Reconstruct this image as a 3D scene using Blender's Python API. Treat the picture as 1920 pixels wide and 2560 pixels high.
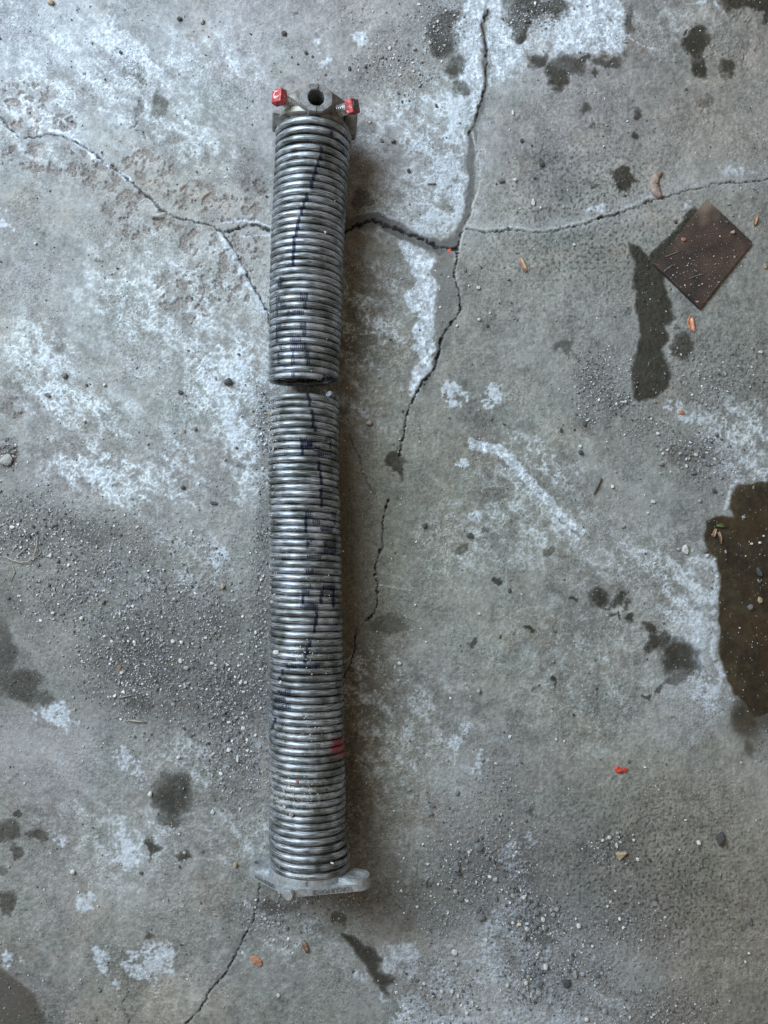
import bpy, bmesh, math, random
import numpy as np
from mathutils import Vector, Matrix

for o in list(bpy.data.objects):
    bpy.data.objects.remove(o, do_unlink=True)
scene = bpy.context.scene
COL = scene.collection
random.seed(7)
rng = np.random.default_rng(11)
f32 = np.float32

# ------------------------------------------------------------------ camera
H = 0.70                      # camera height over the floor (m)
FP = 1900.0                   # focal length in pixels of the 1920 x 2560 picture
TILT = math.radians(3.6)
cam_d = bpy.data.cameras.new('camera')
cam = bpy.data.objects.new('camera', cam_d)
COL.objects.link(cam)
cam.location = (0, 0, H)
cam.rotation_euler = (TILT, 0, 0)
cam_d.sensor_fit = 'VERTICAL'
cam_d.sensor_height = 36.0
cam_d.lens = 36.0 * FP / 2560.0
cam_d.clip_start = 0.01
cam_d.clip_end = 50
scene.camera = cam

# ------------------------------------------------------------------ light
world = bpy.data.worlds.new("World")
scene.world = world
world.use_nodes = True
bg = world.node_tree.nodes['Background']
bg.inputs[0].default_value = (1.0, 0.84, 0.64, 1)      # dim warm bounce of the garage interior
bg.inputs[1].default_value = 0.26

door_d = bpy.data.lights.new('doorway_daylight', 'AREA')
door = bpy.data.objects.new('doorway_daylight', door_d)
COL.objects.link(door)
door_d.shape = 'RECTANGLE'
door_d.size = 1.25
door_d.size_y = 0.95
door_d.color = (0.74, 0.885, 1.0)
door_d.energy = 46
door.location = (-0.86, 0.78, 1.08)
door.rotation_euler = (Vector((0, 0.0, 0)) - door.location).to_track_quat('-Z', 'Y').to_euler()

scene.view_settings.view_transform = 'Standard'
scene.view_settings.look = 'None'
scene.view_settings.gamma = 1
scene.view_settings.exposure = 0.0
scene.render.engine = 'CYCLES'
scene.cycles.use_denoising = False
scene.cycles.max_bounces = 6

# ------------------------------------------------------------------ picture measures -> place
CT, ST = math.cos(TILT), math.sin(TILT)
def at(px, py, z=0.0):
    """point of the place that stands at height z on the sight line of a measured position"""
    u = (px - 960.0) / FP
    v = (1280.0 - py) / FP
    dx, dy, dz = u, CT * v + ST, ST * v - CT
    t = (z - H) / dz
    return Vector((dx * t, dy * t, z))

def to_px(x, y, z):
    """measured position of points (arrays)"""
    zz = z - H
    depth = y * ST - zz * CT
    up = y * CT + zz * ST
    return 960.0 + FP * x / depth, 1280.0 - FP * up / depth

def depth_at(py, z):
    v = (1280.0 - py) / FP
    return (H - z) / (CT - v * ST)

# ------------------------------------------------------------------ helpers
def tag(o, label=None, category=None, group=None, kind=None):
    if label: o['label'] = label
    if category: o['category'] = category
    if group: o['group'] = group
    if kind: o['kind'] = kind
    return o

def link(name, me, mat=None, parent=None):
    o = bpy.data.objects.new(name, me)
    COL.objects.link(o)
    if mat is not None and len(me.materials) == 0:
        me.materials.append(mat)
    if parent is not None:
        o.parent = parent
    return o

def mesh_np(name, verts, faces, smooth=True):
    me = bpy.data.meshes.new(name)
    verts = np.asarray(verts, dtype=f32); faces = np.asarray(faces, dtype=np.int32)
    n = faces.shape[1]
    me.vertices.add(len(verts)); me.vertices.foreach_set('co', verts.ravel())
    me.loops.add(faces.size); me.loops.foreach_set('vertex_index', faces.ravel())
    me.polygons.add(len(faces))
    me.polygons.foreach_set('loop_start', np.arange(0, faces.size, n, dtype=np.int32))
    me.polygons.foreach_set('loop_total', np.full(len(faces), n, dtype=np.int32))
    me.polygons.foreach_set('use_smooth', np.full(len(faces), smooth, dtype=bool))
    me.update(calc_edges=True)
    return me

def bm_obj(name, bm, mat, parent=None, smooth=False, bevel=0.0, segs=2):
    bmesh.ops.recalc_face_normals(bm, faces=bm.faces[:])
    me = bpy.data.meshes.new(name)
    bm.to_mesh(me); bm.free()
    for p in me.polygons: p.use_smooth = smooth
    o = link(name, me, mat, parent)
    if bevel > 0:
        m = o.modifiers.new('bevel', 'BEVEL'); m.width = bevel; m.segments = segs
        m.limit_method = 'ANGLE'; m.angle_limit = math.radians(35); m.harden_normals = False
    return o

def set_color_attr(me, name, rgb):
    a = me.color_attributes.new(name, 'FLOAT_COLOR', 'POINT')
    buf = np.ones((len(me.vertices), 4), dtype=f32); buf[:, :3] = rgb
    a.data.foreach_set('color', buf.ravel())

def set_float_attr(me, name, v):
    a = me.attributes.new(name, 'FLOAT', 'POINT')
    a.data.foreach_set('value', np.asarray(v, dtype=f32).ravel())

# ------------------------------------------------------------------ noise
PERM = np.random.default_rng(3).permutation(4096).astype(np.int32)
GA = np.random.default_rng(4).uniform(0, 2 * np.pi, 4096)
GX = np.cos(GA).astype(f32); GY = np.sin(GA).astype(f32)
def perlin(x, y, seed=0):
    xi = np.floor(x).astype(np.int32); yi = np.floor(y).astype(np.int32)
    fx = (x - xi).astype(f32); fy = (y - yi).astype(f32)
    u = fx * fx * fx * (fx * (fx * 6 - 15) + 10); v = fy * fy * fy * (fy * (fy * 6 - 15) + 10)
    def g(ix, iy, dx, dy):
        h = PERM[(PERM[(ix + seed * 57) & 4095] + iy + seed * 131) & 4095]
        return GX[h] * dx + GY[h] * dy
    a = g(xi, yi, fx, fy); b = g(xi + 1, yi, fx - 1, fy)
    c = g(xi, yi + 1, fx, fy - 1); d = g(xi + 1, yi + 1, fx - 1, fy - 1)
    return (a + (b - a) * u) * (1 - v) + (c + (d - c) * u) * v      # about -0.7 .. 0.7

def fbm(x, y, scale, octv=4, seed=0, gain=0.5, lac=2.03):
    s = 0; amp = 1.0; tot = 0; fr = 1.0 / scale
    for i in range(octv):
        s = s + amp * perlin(x * fr, y * fr, seed + i * 7)
        tot += amp; amp *= gain; fr *= lac
    return s / tot * 1.45

def ridged(x, y, scale, octv=2, seed=0):
    s = 0; amp = 1.0; tot = 0; fr = 1.0 / scale
    for i in range(octv):
        s = s + amp * (1 - np.abs(perlin(x * fr, y * fr, seed + i * 5)) * 2.6)
        tot += amp; amp *= 0.5; fr *= 2.1
    return np.clip(s / tot, 0, 1)

def sstep(a, b, x):
    t = np.clip((x - a) / (b - a), 0, 1)
    return t * t * (3 - 2 * t)

# ------------------------------------------------------------------ materials
def new_mat(name):
    m = bpy.data.materials.new(name); m.use_nodes = True
    return m, m.node_tree, m.node_tree.nodes['Principled BSDF']

def noise_mat(name, c1, c2, scale=200, rough=0.6, metallic=0.0, bump=0.0003, detail=4, spec=0.5, lo=0.35, hi=0.65):
    m, nt, b = new_mat(name)
    tc = nt.nodes.new('ShaderNodeTexCoord')
    n = nt.nodes.new('ShaderNodeTexNoise'); n.inputs['Scale'].default_value = scale; n.inputs['Detail'].default_value = detail
    nt.links.new(tc.outputs['Object'], n.inputs['Vector'])
    r = nt.nodes.new('ShaderNodeValToRGB')
    r.color_ramp.elements[0].position = lo; r.color_ramp.elements[1].position = hi
    r.color_ramp.elements[0].color = (*c1, 1); r.color_ramp.elements[1].color = (*c2, 1)
    nt.links.new(n.outputs['Fac'], r.inputs['Fac']); nt.links.new(r.outputs['Color'], b.inputs['Base Color'])
    b.inputs['Roughness'].default_value = rough; b.inputs['Metallic'].default_value = metallic
    b.inputs['Specular IOR Level'].default_value = spec
    if bump > 0:
        bu = nt.nodes.new('ShaderNodeBump'); bu.inputs['Distance'].default_value = bump; bu.inputs['Strength'].default_value = 1.0
        nt.links.new(n.outputs['Fac'], bu.inputs['Height']); nt.links.new(bu.outputs['Normal'], b.inputs['Normal'])
    return m

# concrete: the colours and wetness are stored on the floor, this adds grain and fine relief
def concrete_mat():
    m, nt, b = new_mat('concrete')
    L = nt.links.new
    tc = nt.nodes.new('ShaderNodeTexCoord')
    at_ = nt.nodes.new('ShaderNodeAttribute'); at_.attribute_name = 'stain'
    we = nt.nodes.new('ShaderNodeAttribute'); we.attribute_name = 'wet'
    n1 = nt.nodes.new('ShaderNodeTexNoise'); n1.inputs['Scale'].default_value = 520; n1.inputs['Detail'].default_value = 4; n1.inputs['Roughness'].default_value = 0.7
    L(tc.outputs['Object'], n1.inputs['Vector'])
    mr = nt.nodes.new('ShaderNodeMapRange'); mr.inputs[1].default_value = 0.25; mr.inputs[2].default_value = 0.75
    mr.inputs[3].default_value = 0.35; mr.inputs[4].default_value = 1.72
    L(n1.outputs['Fac'], mr.inputs[0])
    ro_ = nt.nodes.new('ShaderNodeAttribute'); ro_.attribute_name = 'coarse'
    sub = nt.nodes.new('ShaderNodeMath'); sub.operation = 'SUBTRACT'; L(mr.outputs[0], sub.inputs[0]); sub.inputs[1].default_value = 1.0
    mad = nt.nodes.new('ShaderNodeMath'); mad.operation = 'MULTIPLY_ADD'; L(sub.outputs[0], mad.inputs[0]); L(ro_.outputs['Fac'], mad.inputs[1]); mad.inputs[2].default_value = 1.0
    mul = nt.nodes.new('ShaderNodeVectorMath'); mul.operation = 'SCALE'
    L(at_.outputs['Color'], mul.inputs[0]); L(mad.outputs[0], mul.inputs['Scale'])
    # pale sand grains
    vo = nt.nodes.new('ShaderNodeTexVoronoi'); vo.inputs['Scale'].default_value = 420
    L(tc.outputs['Object'], vo.inputs['Vector'])
    lt = nt.nodes.new('ShaderNodeMapRange'); lt.inputs[1].default_value = 0.13; lt.inputs[2].default_value = 0.22
    lt.inputs[3].default_value = 1; lt.inputs[4].default_value = 0
    L(vo.outputs['Distance'], lt.inputs[0])
    sep = nt.nodes.new('ShaderNodeSeparateColor'); L(vo.outputs['Color'], sep.inputs[0])
    pick = nt.nodes.new('ShaderNodeMath'); pick.operation = 'GREATER_THAN'; pick.inputs[1].default_value = 0.86
    L(sep.outputs[0], pick.inputs[0])
    pm = nt.nodes.new('ShaderNodeMath'); pm.operation = 'MULTIPLY'; L(lt.outputs[0], pm.inputs[0]); L(pick.outputs[0], pm.inputs[1])
    pm2 = nt.nodes.new('ShaderNodeMath'); pm2.operation = 'MULTIPLY'; L(pm.outputs[0], pm2.inputs[0]); pm2.inputs[1].default_value = 0.55
    mix = nt.nodes.new('ShaderNodeMix'); mix.data_type = 'RGBA'
    L(pm2.outputs[0], mix.inputs['Factor']); L(mul.outputs[0], mix.inputs['A']); mix.inputs['B'].default_value = (0.52, 0.53, 0.53, 1)
    L(mix.outputs['Result'], b.inputs['Base Color'])
    ro = nt.nodes.new('ShaderNodeMapRange'); ro.inputs[3].default_value = 0.82; ro.inputs[4].default_value = 0.66
    L(we.outputs['Fac'], ro.inputs[0]); L(ro.outputs[0], b.inputs['Roughness'])
    b.inputs['Specular IOR Level'].default_value = 0.35
    n2 = nt.nodes.new('ShaderNodeTexNoise'); n2.inputs['Scale'].default_value = 260; n2.inputs['Detail'].default_value = 5; n2.inputs['Roughness'].default_value = 0.75
    L(tc.outputs['Object'], n2.inputs['Vector'])
    bu = nt.nodes.new('ShaderNodeBump'); bu.inputs['Strength'].default_value = 1.0; bu.inputs['Distance'].default_value = 0.0024
    L(n2.outputs['Fac'], bu.inputs['Height']); L(ro_.outputs['Fac'], bu.inputs['Strength']); L(bu.outputs['Normal'], b.inputs['Normal'])
    return m

def coil_mat():
    m, nt, b = new_mat('spring_steel')
    L = nt.links.new
    tc = nt.nodes.new('ShaderNodeTexCoord')
    uv = nt.nodes.new('ShaderNodeAttribute'); uv.attribute_name = 'along'     # x: metres along the wire, y: round it
    mp = nt.nodes.new('ShaderNodeMapping'); mp.inputs['Scale'].default_value = (110, 1300, 1)
    L(uv.outputs['Vector'], mp.inputs['Vector'])
    st = nt.nodes.new('ShaderNodeTexNoise'); st.inputs['Scale'].default_value = 1; st.inputs['Detail'].default_value = 4
    L(mp.outputs[0], st.inputs['Vector'])
    bl = nt.nodes.new('ShaderNodeTexNoise'); bl.inputs['Scale'].default_value = 55; bl.inputs['Detail'].default_value = 5
    L(tc.outputs['Object'], bl.inputs['Vector'])
    ra = nt.nodes.new('ShaderNodeValToRGB')
    ra.color_ramp.elements[0].position = 0.37; ra.color_ramp.elements[0].color = (0.13, 0.14, 0.148, 1)
    ra.color_ramp.elements[1].position = 0.62; ra.color_ramp.elements[1].color = (0.55, 0.59, 0.63, 1)
    L(st.outputs['Fac'], ra.inputs['Fac'])
    rb = nt.nodes.new('ShaderNodeValToRGB')
    rb.color_ramp.elements[0].position = 0.38; rb.color_ramp.elements[0].color = (0.42, 0.42, 0.39, 1)
    rb.color_ramp.elements[1].position = 0.58; rb.color_ramp.elements[1].color = (1, 0.99, 1.0, 1)
    L(bl.outputs['Fac'], rb.inputs['Fac'])
    mu = nt.nodes.new('ShaderNodeMix'); mu.data_type = 'RGBA'; mu.blend_type = 'MULTIPLY'; mu.inputs['Factor'].default_value = 1
    L(ra.outputs['Color'], mu.inputs['A']); L(rb.outputs['Color'], mu.inputs['B'])
    ink = nt.nodes.new('ShaderNodeAttribute'); ink.attribute_name = 'ink'
    red = nt.nodes.new('ShaderNodeAttribute'); red.attribute_name = 'red'
    dus = nt.nodes.new('ShaderNodeAttribute'); dus.attribute_name = 'dust'
    m1 = nt.nodes.new('ShaderNodeMix'); m1.data_type = 'RGBA'
    L(ink.outputs['Fac'], m1.inputs['Factor']); L(mu.outputs['Result'], m1.inputs['A']); m1.inputs['B'].default_value = (0.008, 0.011, 0.05, 1)
    m2 = nt.nodes.new('ShaderNodeMix'); m2.data_type = 'RGBA'
    L(red.outputs['Fac'], m2.inputs['Factor']); L(m1.outputs['Result'], m2.inputs['A']); m2.inputs['B'].default_value = (0.24, 0.010, 0.028, 1)
    m3 = nt.nodes.new('ShaderNodeMix'); m3.data_type = 'RGBA'
    L(dus.outputs['Fac'], m3.inputs['Factor']); L(m2.outputs['Result'], m3.inputs['A']); m3.inputs['B'].default_value = (0.36, 0.355, 0.32, 1)
    L(m3.outputs['Result'], b.inputs['Base Color'])
    # paint, ink and dust are not metal
    s1 = nt.nodes.new('ShaderNodeMath'); s1.operation = 'MAXIMUM'; L(red.outputs['Fac'], s1.inputs[0]); L(dus.outputs['Fac'], s1.inputs[1])
    s2 = nt.nodes.new('ShaderNodeMapRange'); s2.inputs[3].default_value = 0.8; s2.inputs[4].default_value = 0.1
    L(s1.outputs[0], s2.inputs[0]); L(s2.outputs[0], b.inputs['Metallic'])
    rr = nt.nodes.new('ShaderNodeMapRange'); rr.inputs[3].default_value = 0.40; rr.inputs[4].default_value = 0.64
    L(st.outputs['Fac'], rr.inputs[0]); L(rr.outputs[0], b.inputs['Roughness'])
    bu = nt.nodes.new('ShaderNodeBump'); bu.inputs['Distance'].default_value = 0.00025; bu.inputs['Strength'].default_value = 0.7
    L(st.outputs['Fac'], bu.inputs['Height']); L(bu.outputs['Normal'], b.inputs['Normal'])
    return m

M_CONC = concrete_mat()
M_COIL = coil_mat()
M_CAST = noise_mat('dirty_cast_metal', (0.07, 0.064, 0.052), (0.40, 0.38, 0.35), 90, 0.55, 0.35, 0.0008, 6, lo=0.36, hi=0.68)
M_LETTER = noise_mat('shaded_raised_letters', (0.11, 0.112, 0.115), (0.19, 0.195, 0.2), 160, 0.5, 0.2, 0.0, 3)  # same metal as the flange, darkened so the letters' shading sits in the colour
M_COLLAR = noise_mat('grey_cast_metal', (0.14, 0.14, 0.14), (0.27, 0.275, 0.28), 160, 0.5, 0.4, 0.0005, 5)
M_ALU = noise_mat('cast_aluminium', (0.25, 0.265, 0.275), (0.46, 0.485, 0.505), 300, 0.38, 0.42, 0.00015, 5, lo=0.30, hi=0.70)
M_ZINC = noise_mat('zinc_thread', (0.30, 0.32, 0.33), (0.68, 0.70, 0.70), 400, 0.35, 0.8, 0.0002, 3)
M_RED = noise_mat('red_head_paint', (0.28, 0.018, 0.024), (0.48, 0.065, 0.072), 260, 0.5, 0.0, 0.0006, 5)
def chipped(m, bare):
    """bare metal showing through where paint has chipped off"""
    nt = m.node_tree; b = nt.nodes['Principled BSDF']; L = nt.links.new
    src = b.inputs['Base Color'].links[0].from_socket
    tc = nt.nodes.new('ShaderNodeTexCoord'); n = nt.nodes.new('ShaderNodeTexNoise'); n.inputs['Scale'].default_value = 330; n.inputs['Detail'].default_value = 4
    L(tc.outputs['Object'], n.inputs['Vector'])
    r = nt.nodes.new('ShaderNodeMapRange'); r.inputs[1].default_value = .60; r.inputs[2].default_value = .64; L(n.outputs['Fac'], r.inputs[0])
    mx = nt.nodes.new('ShaderNodeMix'); mx.data_type = 'RGBA'; L(r.outputs[0], mx.inputs['Factor']); L(src, mx.inputs['A']); mx.inputs['B'].default_value = (*bare, 1)
    L(mx.outputs['Result'], b.inputs['Base Color'])
chipped(M_RED, (0.42, 0.36, 0.33))
M_WORN = noise_mat('worn_green_grey_steel', (0.05, 0.07, 0.065), (0.13, 0.14, 0.13), 300, 0.5, 0.3, 0.0003, 4)
M_CHALK = noise_mat('chalk_white', (0.62, 0.55, 0.52), (0.85, 0.82, 0.8), 500, 0.8, 0.0, 0.0)
M_SEAM = noise_mat('dark_seam', (0.02, 0.02, 0.02), (0.06, 0.055, 0.05), 500, 0.8, 0.0, 0.0)
M_FRACT = noise_mat('grey_fracture', (0.06, 0.065, 0.07), (0.26, 0.27, 0.29), 700, 0.55, 0.3, 0.0005)

# ------------------------------------------------------------------ concrete floor
def axis_coords(lo, hi, step, far):
    inner = np.arange(lo, hi + step, step)
    g = []; s = step; x = hi + step
    while x < far:
        s *= 1.35; x += s; g.append(x)
    gl = []; s = step; x = lo
    while x > -far:
        s *= 1.35; x -= s; gl.append(x)
    return np.concatenate([np.array(gl[::-1]), inner, np.array(g)])

STEP = 0.00088
cxs = axis_coords(-0.372, 0.372, STEP, 1.3)
cys = axis_coords(-0.445, 0.545, STEP, 1.4)
GXW, GYW = np.meshgrid(cxs, cys)
PX, PY = to_px(GXW, GYW, 0.0)
PX = PX.astype(f32); PY = PY.astype(f32)
NY, NX = PX.shape

# small wandering of every drawn outline
W1 = fbm(PX, PY, 46, 4, 21); W2 = fbm(PX, PY, 46, 4, 33)
WX = PX + 13 * W1; WY = PY + 13 * W2
N60 = fbm(PX, PY, 60, 4, 5, 0.6)
N24 = fbm(PX, PY, 24, 4, 6, 0.65)
N9 = fbm(PX, PY, 9.5, 2, 8, 0.7)
NB = fbm(PX, PY, 14, 2, 19, 0.7)
N200 = fbm(PX, PY, 260, 4, 9)
N500 = fbm(PX, PY, 700, 3, 12)
R14 = ridged(PX + 9 * W2, PY + 9 * W1, 17, 2, 41)
R30 = ridged(PX + 14 * W1, PY + 14 * W2, 34, 2, 47)

_c, _s = math.cos(math.radians(38)), math.sin(math.radians(38))
_U = PX * _c + PY * _s; _V = -PX * _s + PY * _c
SM = fbm(_U / 3.2 + 6 * W1, _V + 10 * W2, 34, 4, 111, 0.6)
SM2 = fbm(_U / 4 + 4 * W1, _V + 6 * W2, 12, 3, 117, 0.6)

def crop(x0, x1, y0, y1, m=40):
    """index slices of the part of the grid inside a measured box"""
    pa = at(x0 - m, y1 + m); pb = at(x1 + m, y0 - m); pc = at(x0 - m, y0 - m); pd = at(x1 + m, y1 + m)
    xa = min(pa.x, pc.x); xb = max(pb.x, pd.x); ya = min(pa.y, pd.y); yb = max(pb.y, pc.y)
    i0, i1 = np.searchsorted(cxs, [xa, xb]); j0, j1 = np.searchsorted(cys, [ya, yb])
    return slice(max(j0, 0), min(j1 + 1, NY)), slice(max(i0, 0), min(i1 + 1, NX))

def add_blob(arr, cx, cy, rx, ry, s=1.0, rot=0.0, soft=0.5, mode='max'):
    r = max(rx, ry) * 1.5 + 20
    sl = crop(cx - r, cx + r, cy - r, cy + r)
    x = WX[sl] - cx; y = WY[sl] - cy
    c, q = math.cos(math.radians(rot)), math.sin(math.radians(rot))
    d = np.sqrt(((x * c + y * q) / rx) ** 2 + ((-x * q + y * c) / ry) ** 2)
    v = s * sstep(1 + soft, 1 - soft, d)
    if mode == 'max': arr[sl] = np.maximum(arr[sl], v)
    else: arr[sl] += v

def seg_dist(X, Y, pts):
    d = np.full(X.shape, 1e9, dtype=f32)
    for (ax, ay), (bx, by) in zip(pts[:-1], pts[1:]):
        vx, vy = bx - ax, by - ay; l2 = vx * vx + vy * vy + 1e-9
        t = np.clip(((X - ax) * vx + (Y - ay) * vy) / l2, 0, 1)
        d = np.minimum(d, (X - ax - t * vx) ** 2 + (Y - ay - t * vy) ** 2)
    return np.sqrt(d)

def add_line(arr, pts, w, s=1.0, soft=None, warp=1.0, rag=0.0):
    xs = [p[0] for p in pts]; ys = [p[1] for p in pts]
    sl = crop(min(xs), max(xs), min(ys), max(ys), w * 2 + 40)
    X = PX[sl] + warp * (WX[sl] - PX[sl]); Y = PY[sl] + warp * (WY[sl] - PY[sl])
    if rag:
        X = X + rag * N9[sl] * 6 + rag * N24[sl] * 5; Y = Y + rag * 6 * NB[sl]
    d = seg_dist(X, Y, pts)
    if rag: w = w * np.clip(1 + 1.6 * N24[sl], 0.35, 2.2)
    soft = w if soft is None else soft
    arr[sl] = np.maximum(arr[sl], s * sstep(w * 0.5 + soft, np.maximum(w * 0.5 - soft, 0) - 1e-4, d))

def add_poly(arr, pts, s=1.0, soft=6.0, warp=1.0):
    xs = [p[0] for p in pts]; ys = [p[1] for p in pts]
    sl = crop(min(xs), max(xs), min(ys), max(ys), soft + 30)
    X = PX[sl] + warp * (WX[sl] - PX[sl]); Y = PY[sl] + warp * (WY[sl] - PY[sl])
    inside = np.zeros(X.shape, dtype=bool); n = len(pts)
    for i in range(n):
        x1, y1 = pts[i]; x2, y2 = pts[(i + 1) % n]
        if y1 == y2: continue
        c = ((y1 > Y) != (y2 > Y)) & (X < (x2 - x1) * (Y - y1) / (y2 - y1) + x1)
        inside ^= c
    d = seg_dist(X, Y, pts + [pts[0]])
    sd = np.where(inside, -d, d)
    arr[sl] = np.maximum(arr[sl], s * sstep(soft, -soft, sd))

Z = lambda: np.zeros((NY, NX), dtype=f32)

# --- salt bloom: solid flakes, thready dust, faint veil
SOL = Z(); THR = Z(); VEIL = Z()
for p in [
    [(1118, 143), (1138, 120), (1092, 92), (1098, 55), (1145, 48), (1150, 20), (1168, -20), (1222, -20), (1206, 60), (1207, 110), (1214, 160), (1212, 220), (1190, 290), (1168, 250), (1153, 216), (1140, 176)],
    [(1228, -20), (1300, -20), (1288, 30), (1322, 45), (1300, 85), (1325, 110), (1318, 150), (1285, 168), (1275, 165), (1262, 205), (1226, 205), (1222, 150), (1213, 90)],
    [(1345, 60), (1400, 30), (1425, -20), (1558, -20), (1566, 50), (1562, 90), (1556, 128), (1500, 138), (1450, 130), (1400, 150), (1370, 120)],
    [(985, 588), (1040, 620), (1083, 652), (1090, 720), (1092, 800), (1090, 880), (1080, 930), (1058, 960), (1035, 1000), (1026, 960), (1045, 910), (1028, 880), (1045, 860), (1028, 820), (1040, 790), (1012, 745), (1040, 700), (1030, 670), (1000, 640)],
    [(62, 1762), (130, 1755), (175, 1752), (203, 1780), (205, 1822), (170, 1830), (120, 1815), (75, 1820)],
    [(305, 2385), (340, 2360), (390, 2352), (420, 2345), (455, 2375), (458, 2410), (430, 2440), (380, 2445), (385, 2462), (330, 2465), (305, 2430)],
]: add_poly(SOL, p, 0.95 if p[0][1] < 1500 else 0.66, 14, 1.7)
for a in [  # cx cy rx ry strength rot
    (1140, 320, 45, 75, .75, 20), (1120, 430, 50, 90, .8, 0), (1145, 500, 28, 60, .85, 0), (1090, 560, 50, 36, .75, 20),
    (1040, 380, 55, 60, .55, 0), (1150, 250, 30, 50, .8, 30), (1010, 290, 60, 50, .35, 0), (1140, 985, 42, 34, .72, 40), (1230, 985, 30, 38, .68, 0), (1010, 2390, 50, 34, .85, 30), (1030, 2530, 60, 46, 1.0, 20), (1120, 2550, 50, 26, .8, 0), (900, 2440, 24, 20, .7, 0), (1290, 2140, 40, 60, .7, 20), (1310, 2260, 40, 60, .66, 0), (1330, 2380, 60, 40, .72, 0), (1400, 2550, 90, 26, .72, 0), (900, 95, 34, 20, .85, 25),
    (797, 100, 10, 45, .62, -10), (820, 160, 16, 14, .6, 0), (545, 1395, 30, 32, .85, 0), (320, 2130, 48, 62, .70, 0),
    (150, 2098, 26, 24, .66, 0), (215, 2255, 26, 36, .74, 10), (255, 2400, 24, 55, .72, -35), (290, 2465, 10, 34, .66, -10), (30, 2400, 30, 26, .62, 0),
    (320, 1900, 46, 30, .66, 20), (345, 1950, 20, 34, .66, 0), (985, 2405, 46, 40, .72, 30), (1020, 2535, 44, 44, .92, 0), (965, 2490, 26, 24, .6, 0), (1100, 2470, 40, 60, .5, 0),
    (1310, 2110, 34, 30, .66, 40), (1340, 2440, 60, 60, .66, 0), (1420, 2540, 60, 40, .62, 0), (1300, 2540, 46, 34, .66, 0), (1230, 2400, 46, 60, .5, 0),
    (1745, 1600, 20, 110, .86, 0), (1765, 1720, 40, 60, .80, -20), (1760, 1500, 20, 36, .74, 0), (1150, 1155, 30, 12, .7, 0), (1215, 1120, 30, 12, .68, 20),
    (1150, 1840, 30, 40, .66, 30), (1195, 1905, 26, 50, .6, 30), (1190, 1290, 24, 18, .6, 0), (1680, 1020, 46, 26, .55, 20), (1730, 1045, 50, 24, .6, 15),
    (1850, 428, 60, 14, .55, 0), (1500, 520, 34, 14, .6, -20), (1725, 512, 26, 12, .6, -35), (600, 900, 46, 40, .62, 0), (560, 940, 60, 40, .62, 0), (590, 1060, 36, 50, .7, 0), (640, 1160, 18, 60, .6, 0),
    (440, 1190, 30, 40, .62, 0), (110, 885, 36, 26, .62, 30), (180, 1020, 40, 18, .6, 20), (260, 1190, 46, 34, .58, 10), (300, 130, 40, 34, .62, 35), (275, 60, 22, 34, .6, 0),
    (1000, 2410, 60, 30, .7, 35), (1060, 2540, 50, 24, .75, 0), (1250, 2300, 40, 60, .6, 20), (1380, 2500, 70, 30, .7, 20), (760, 2310, 40, 26, .55, 0), (640, 2270, 40, 18, .5, 20), (800, 2330, 60, 40, .45, 30), (20, 560, 30, 60, .5, 0), (60, 180, 60, 50, .45, 0), (30, 20, 50, 40, .45, 0)]:
    add_blob(SOL, *a[:6], soft=0.6)
for pts, w, s in [
    ([(1180, 1112), (1240, 1118), (1290, 1165), (1330, 1212), (1375, 1255)], 22, 1.3), ([(1375, 1255), (1400, 1290), (1455, 1332)], 15, 1.3), ([(1385, 1300), (1412, 1322), (1440, 1344)], 11, 1.2),
    ([(128, 330), (160, 328), (215, 372), (268, 412), (322, 448)], 16, 1.0), ([(0, 300), (30, 330), (50, 345)], 10, .7), ([(325, 450), (400, 528), (470, 548), (548, 572)], 6, .55),
    ([(560, 560), (600, 550), (640, 556), (676, 566)], 9, .9), ([(600, 590), (640, 588), (676, 590)], 8, .8), ([(548, 585), (585, 640), (604, 680), (632, 735), (652, 765), (672, 790)], 17, .92),
    ([(262, 70), (285, 100), (320, 128), (355, 145), (400, 180)], 24, 1.15), ([(470, 110), (505, 128), (560, 142)], 8, .62), ([(560, 142), (600, 170)], 10, .6),
    ([(545, 60), (600, 72), (620, 82)], 4, .6), ([(228, 280), (250, 270), (262, 278), (285, 282)], 6, .7), ([(1575, 95), (1600, 110), (1640, 118)], 6, .8), ([(1660, 6), (1720, 8), (1770, 4)], 6, .7), ([(1785, 0), (1798, 20)], 4, .8),
    ([(1790, 1395), (1800, 1440), (1800, 1500), (1793, 1535), (1798, 1570), (1793, 1610)], 8, .6), ([(1820, 1180), (1860, 1200), (1900, 1196), (1925, 1180)], 12, .55),
    ([(1232, 30), (1222, 60), (1226, 110), (1232, 160), (1226, 215)], 12, .9), ([(1194, 60), (1198, 110), (1203, 170), (1196, 225), (1178, 280)], 10, .9), ([(866, 546), (900, 536), (940, 532), (985, 546), (1030, 572), (1075, 596)], 9, .85), ([(1172, 585), (1230, 592), (1300, 588)], 6, .45), ([(660, 2240), (640, 2320), (600, 2400)], 7, .5), ([(945, 572), (975, 580), (1010, 605), (1050, 628), (1087, 658)], 13, .8), ([(930, 538), (975, 552), (1010, 568), (1030, 582), (1075, 600)], 7, .5),
    ([(480, 340), (520, 355), (570, 378), (610, 390)], 5, .6), ([(480, 235), (540, 240), (575, 262)], 5, .5), ([(720, 30), (790, 70), (830, 120)], 5, .35)]:
    add_line(SOL, pts, w, s, w * .6, 0.8)
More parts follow.
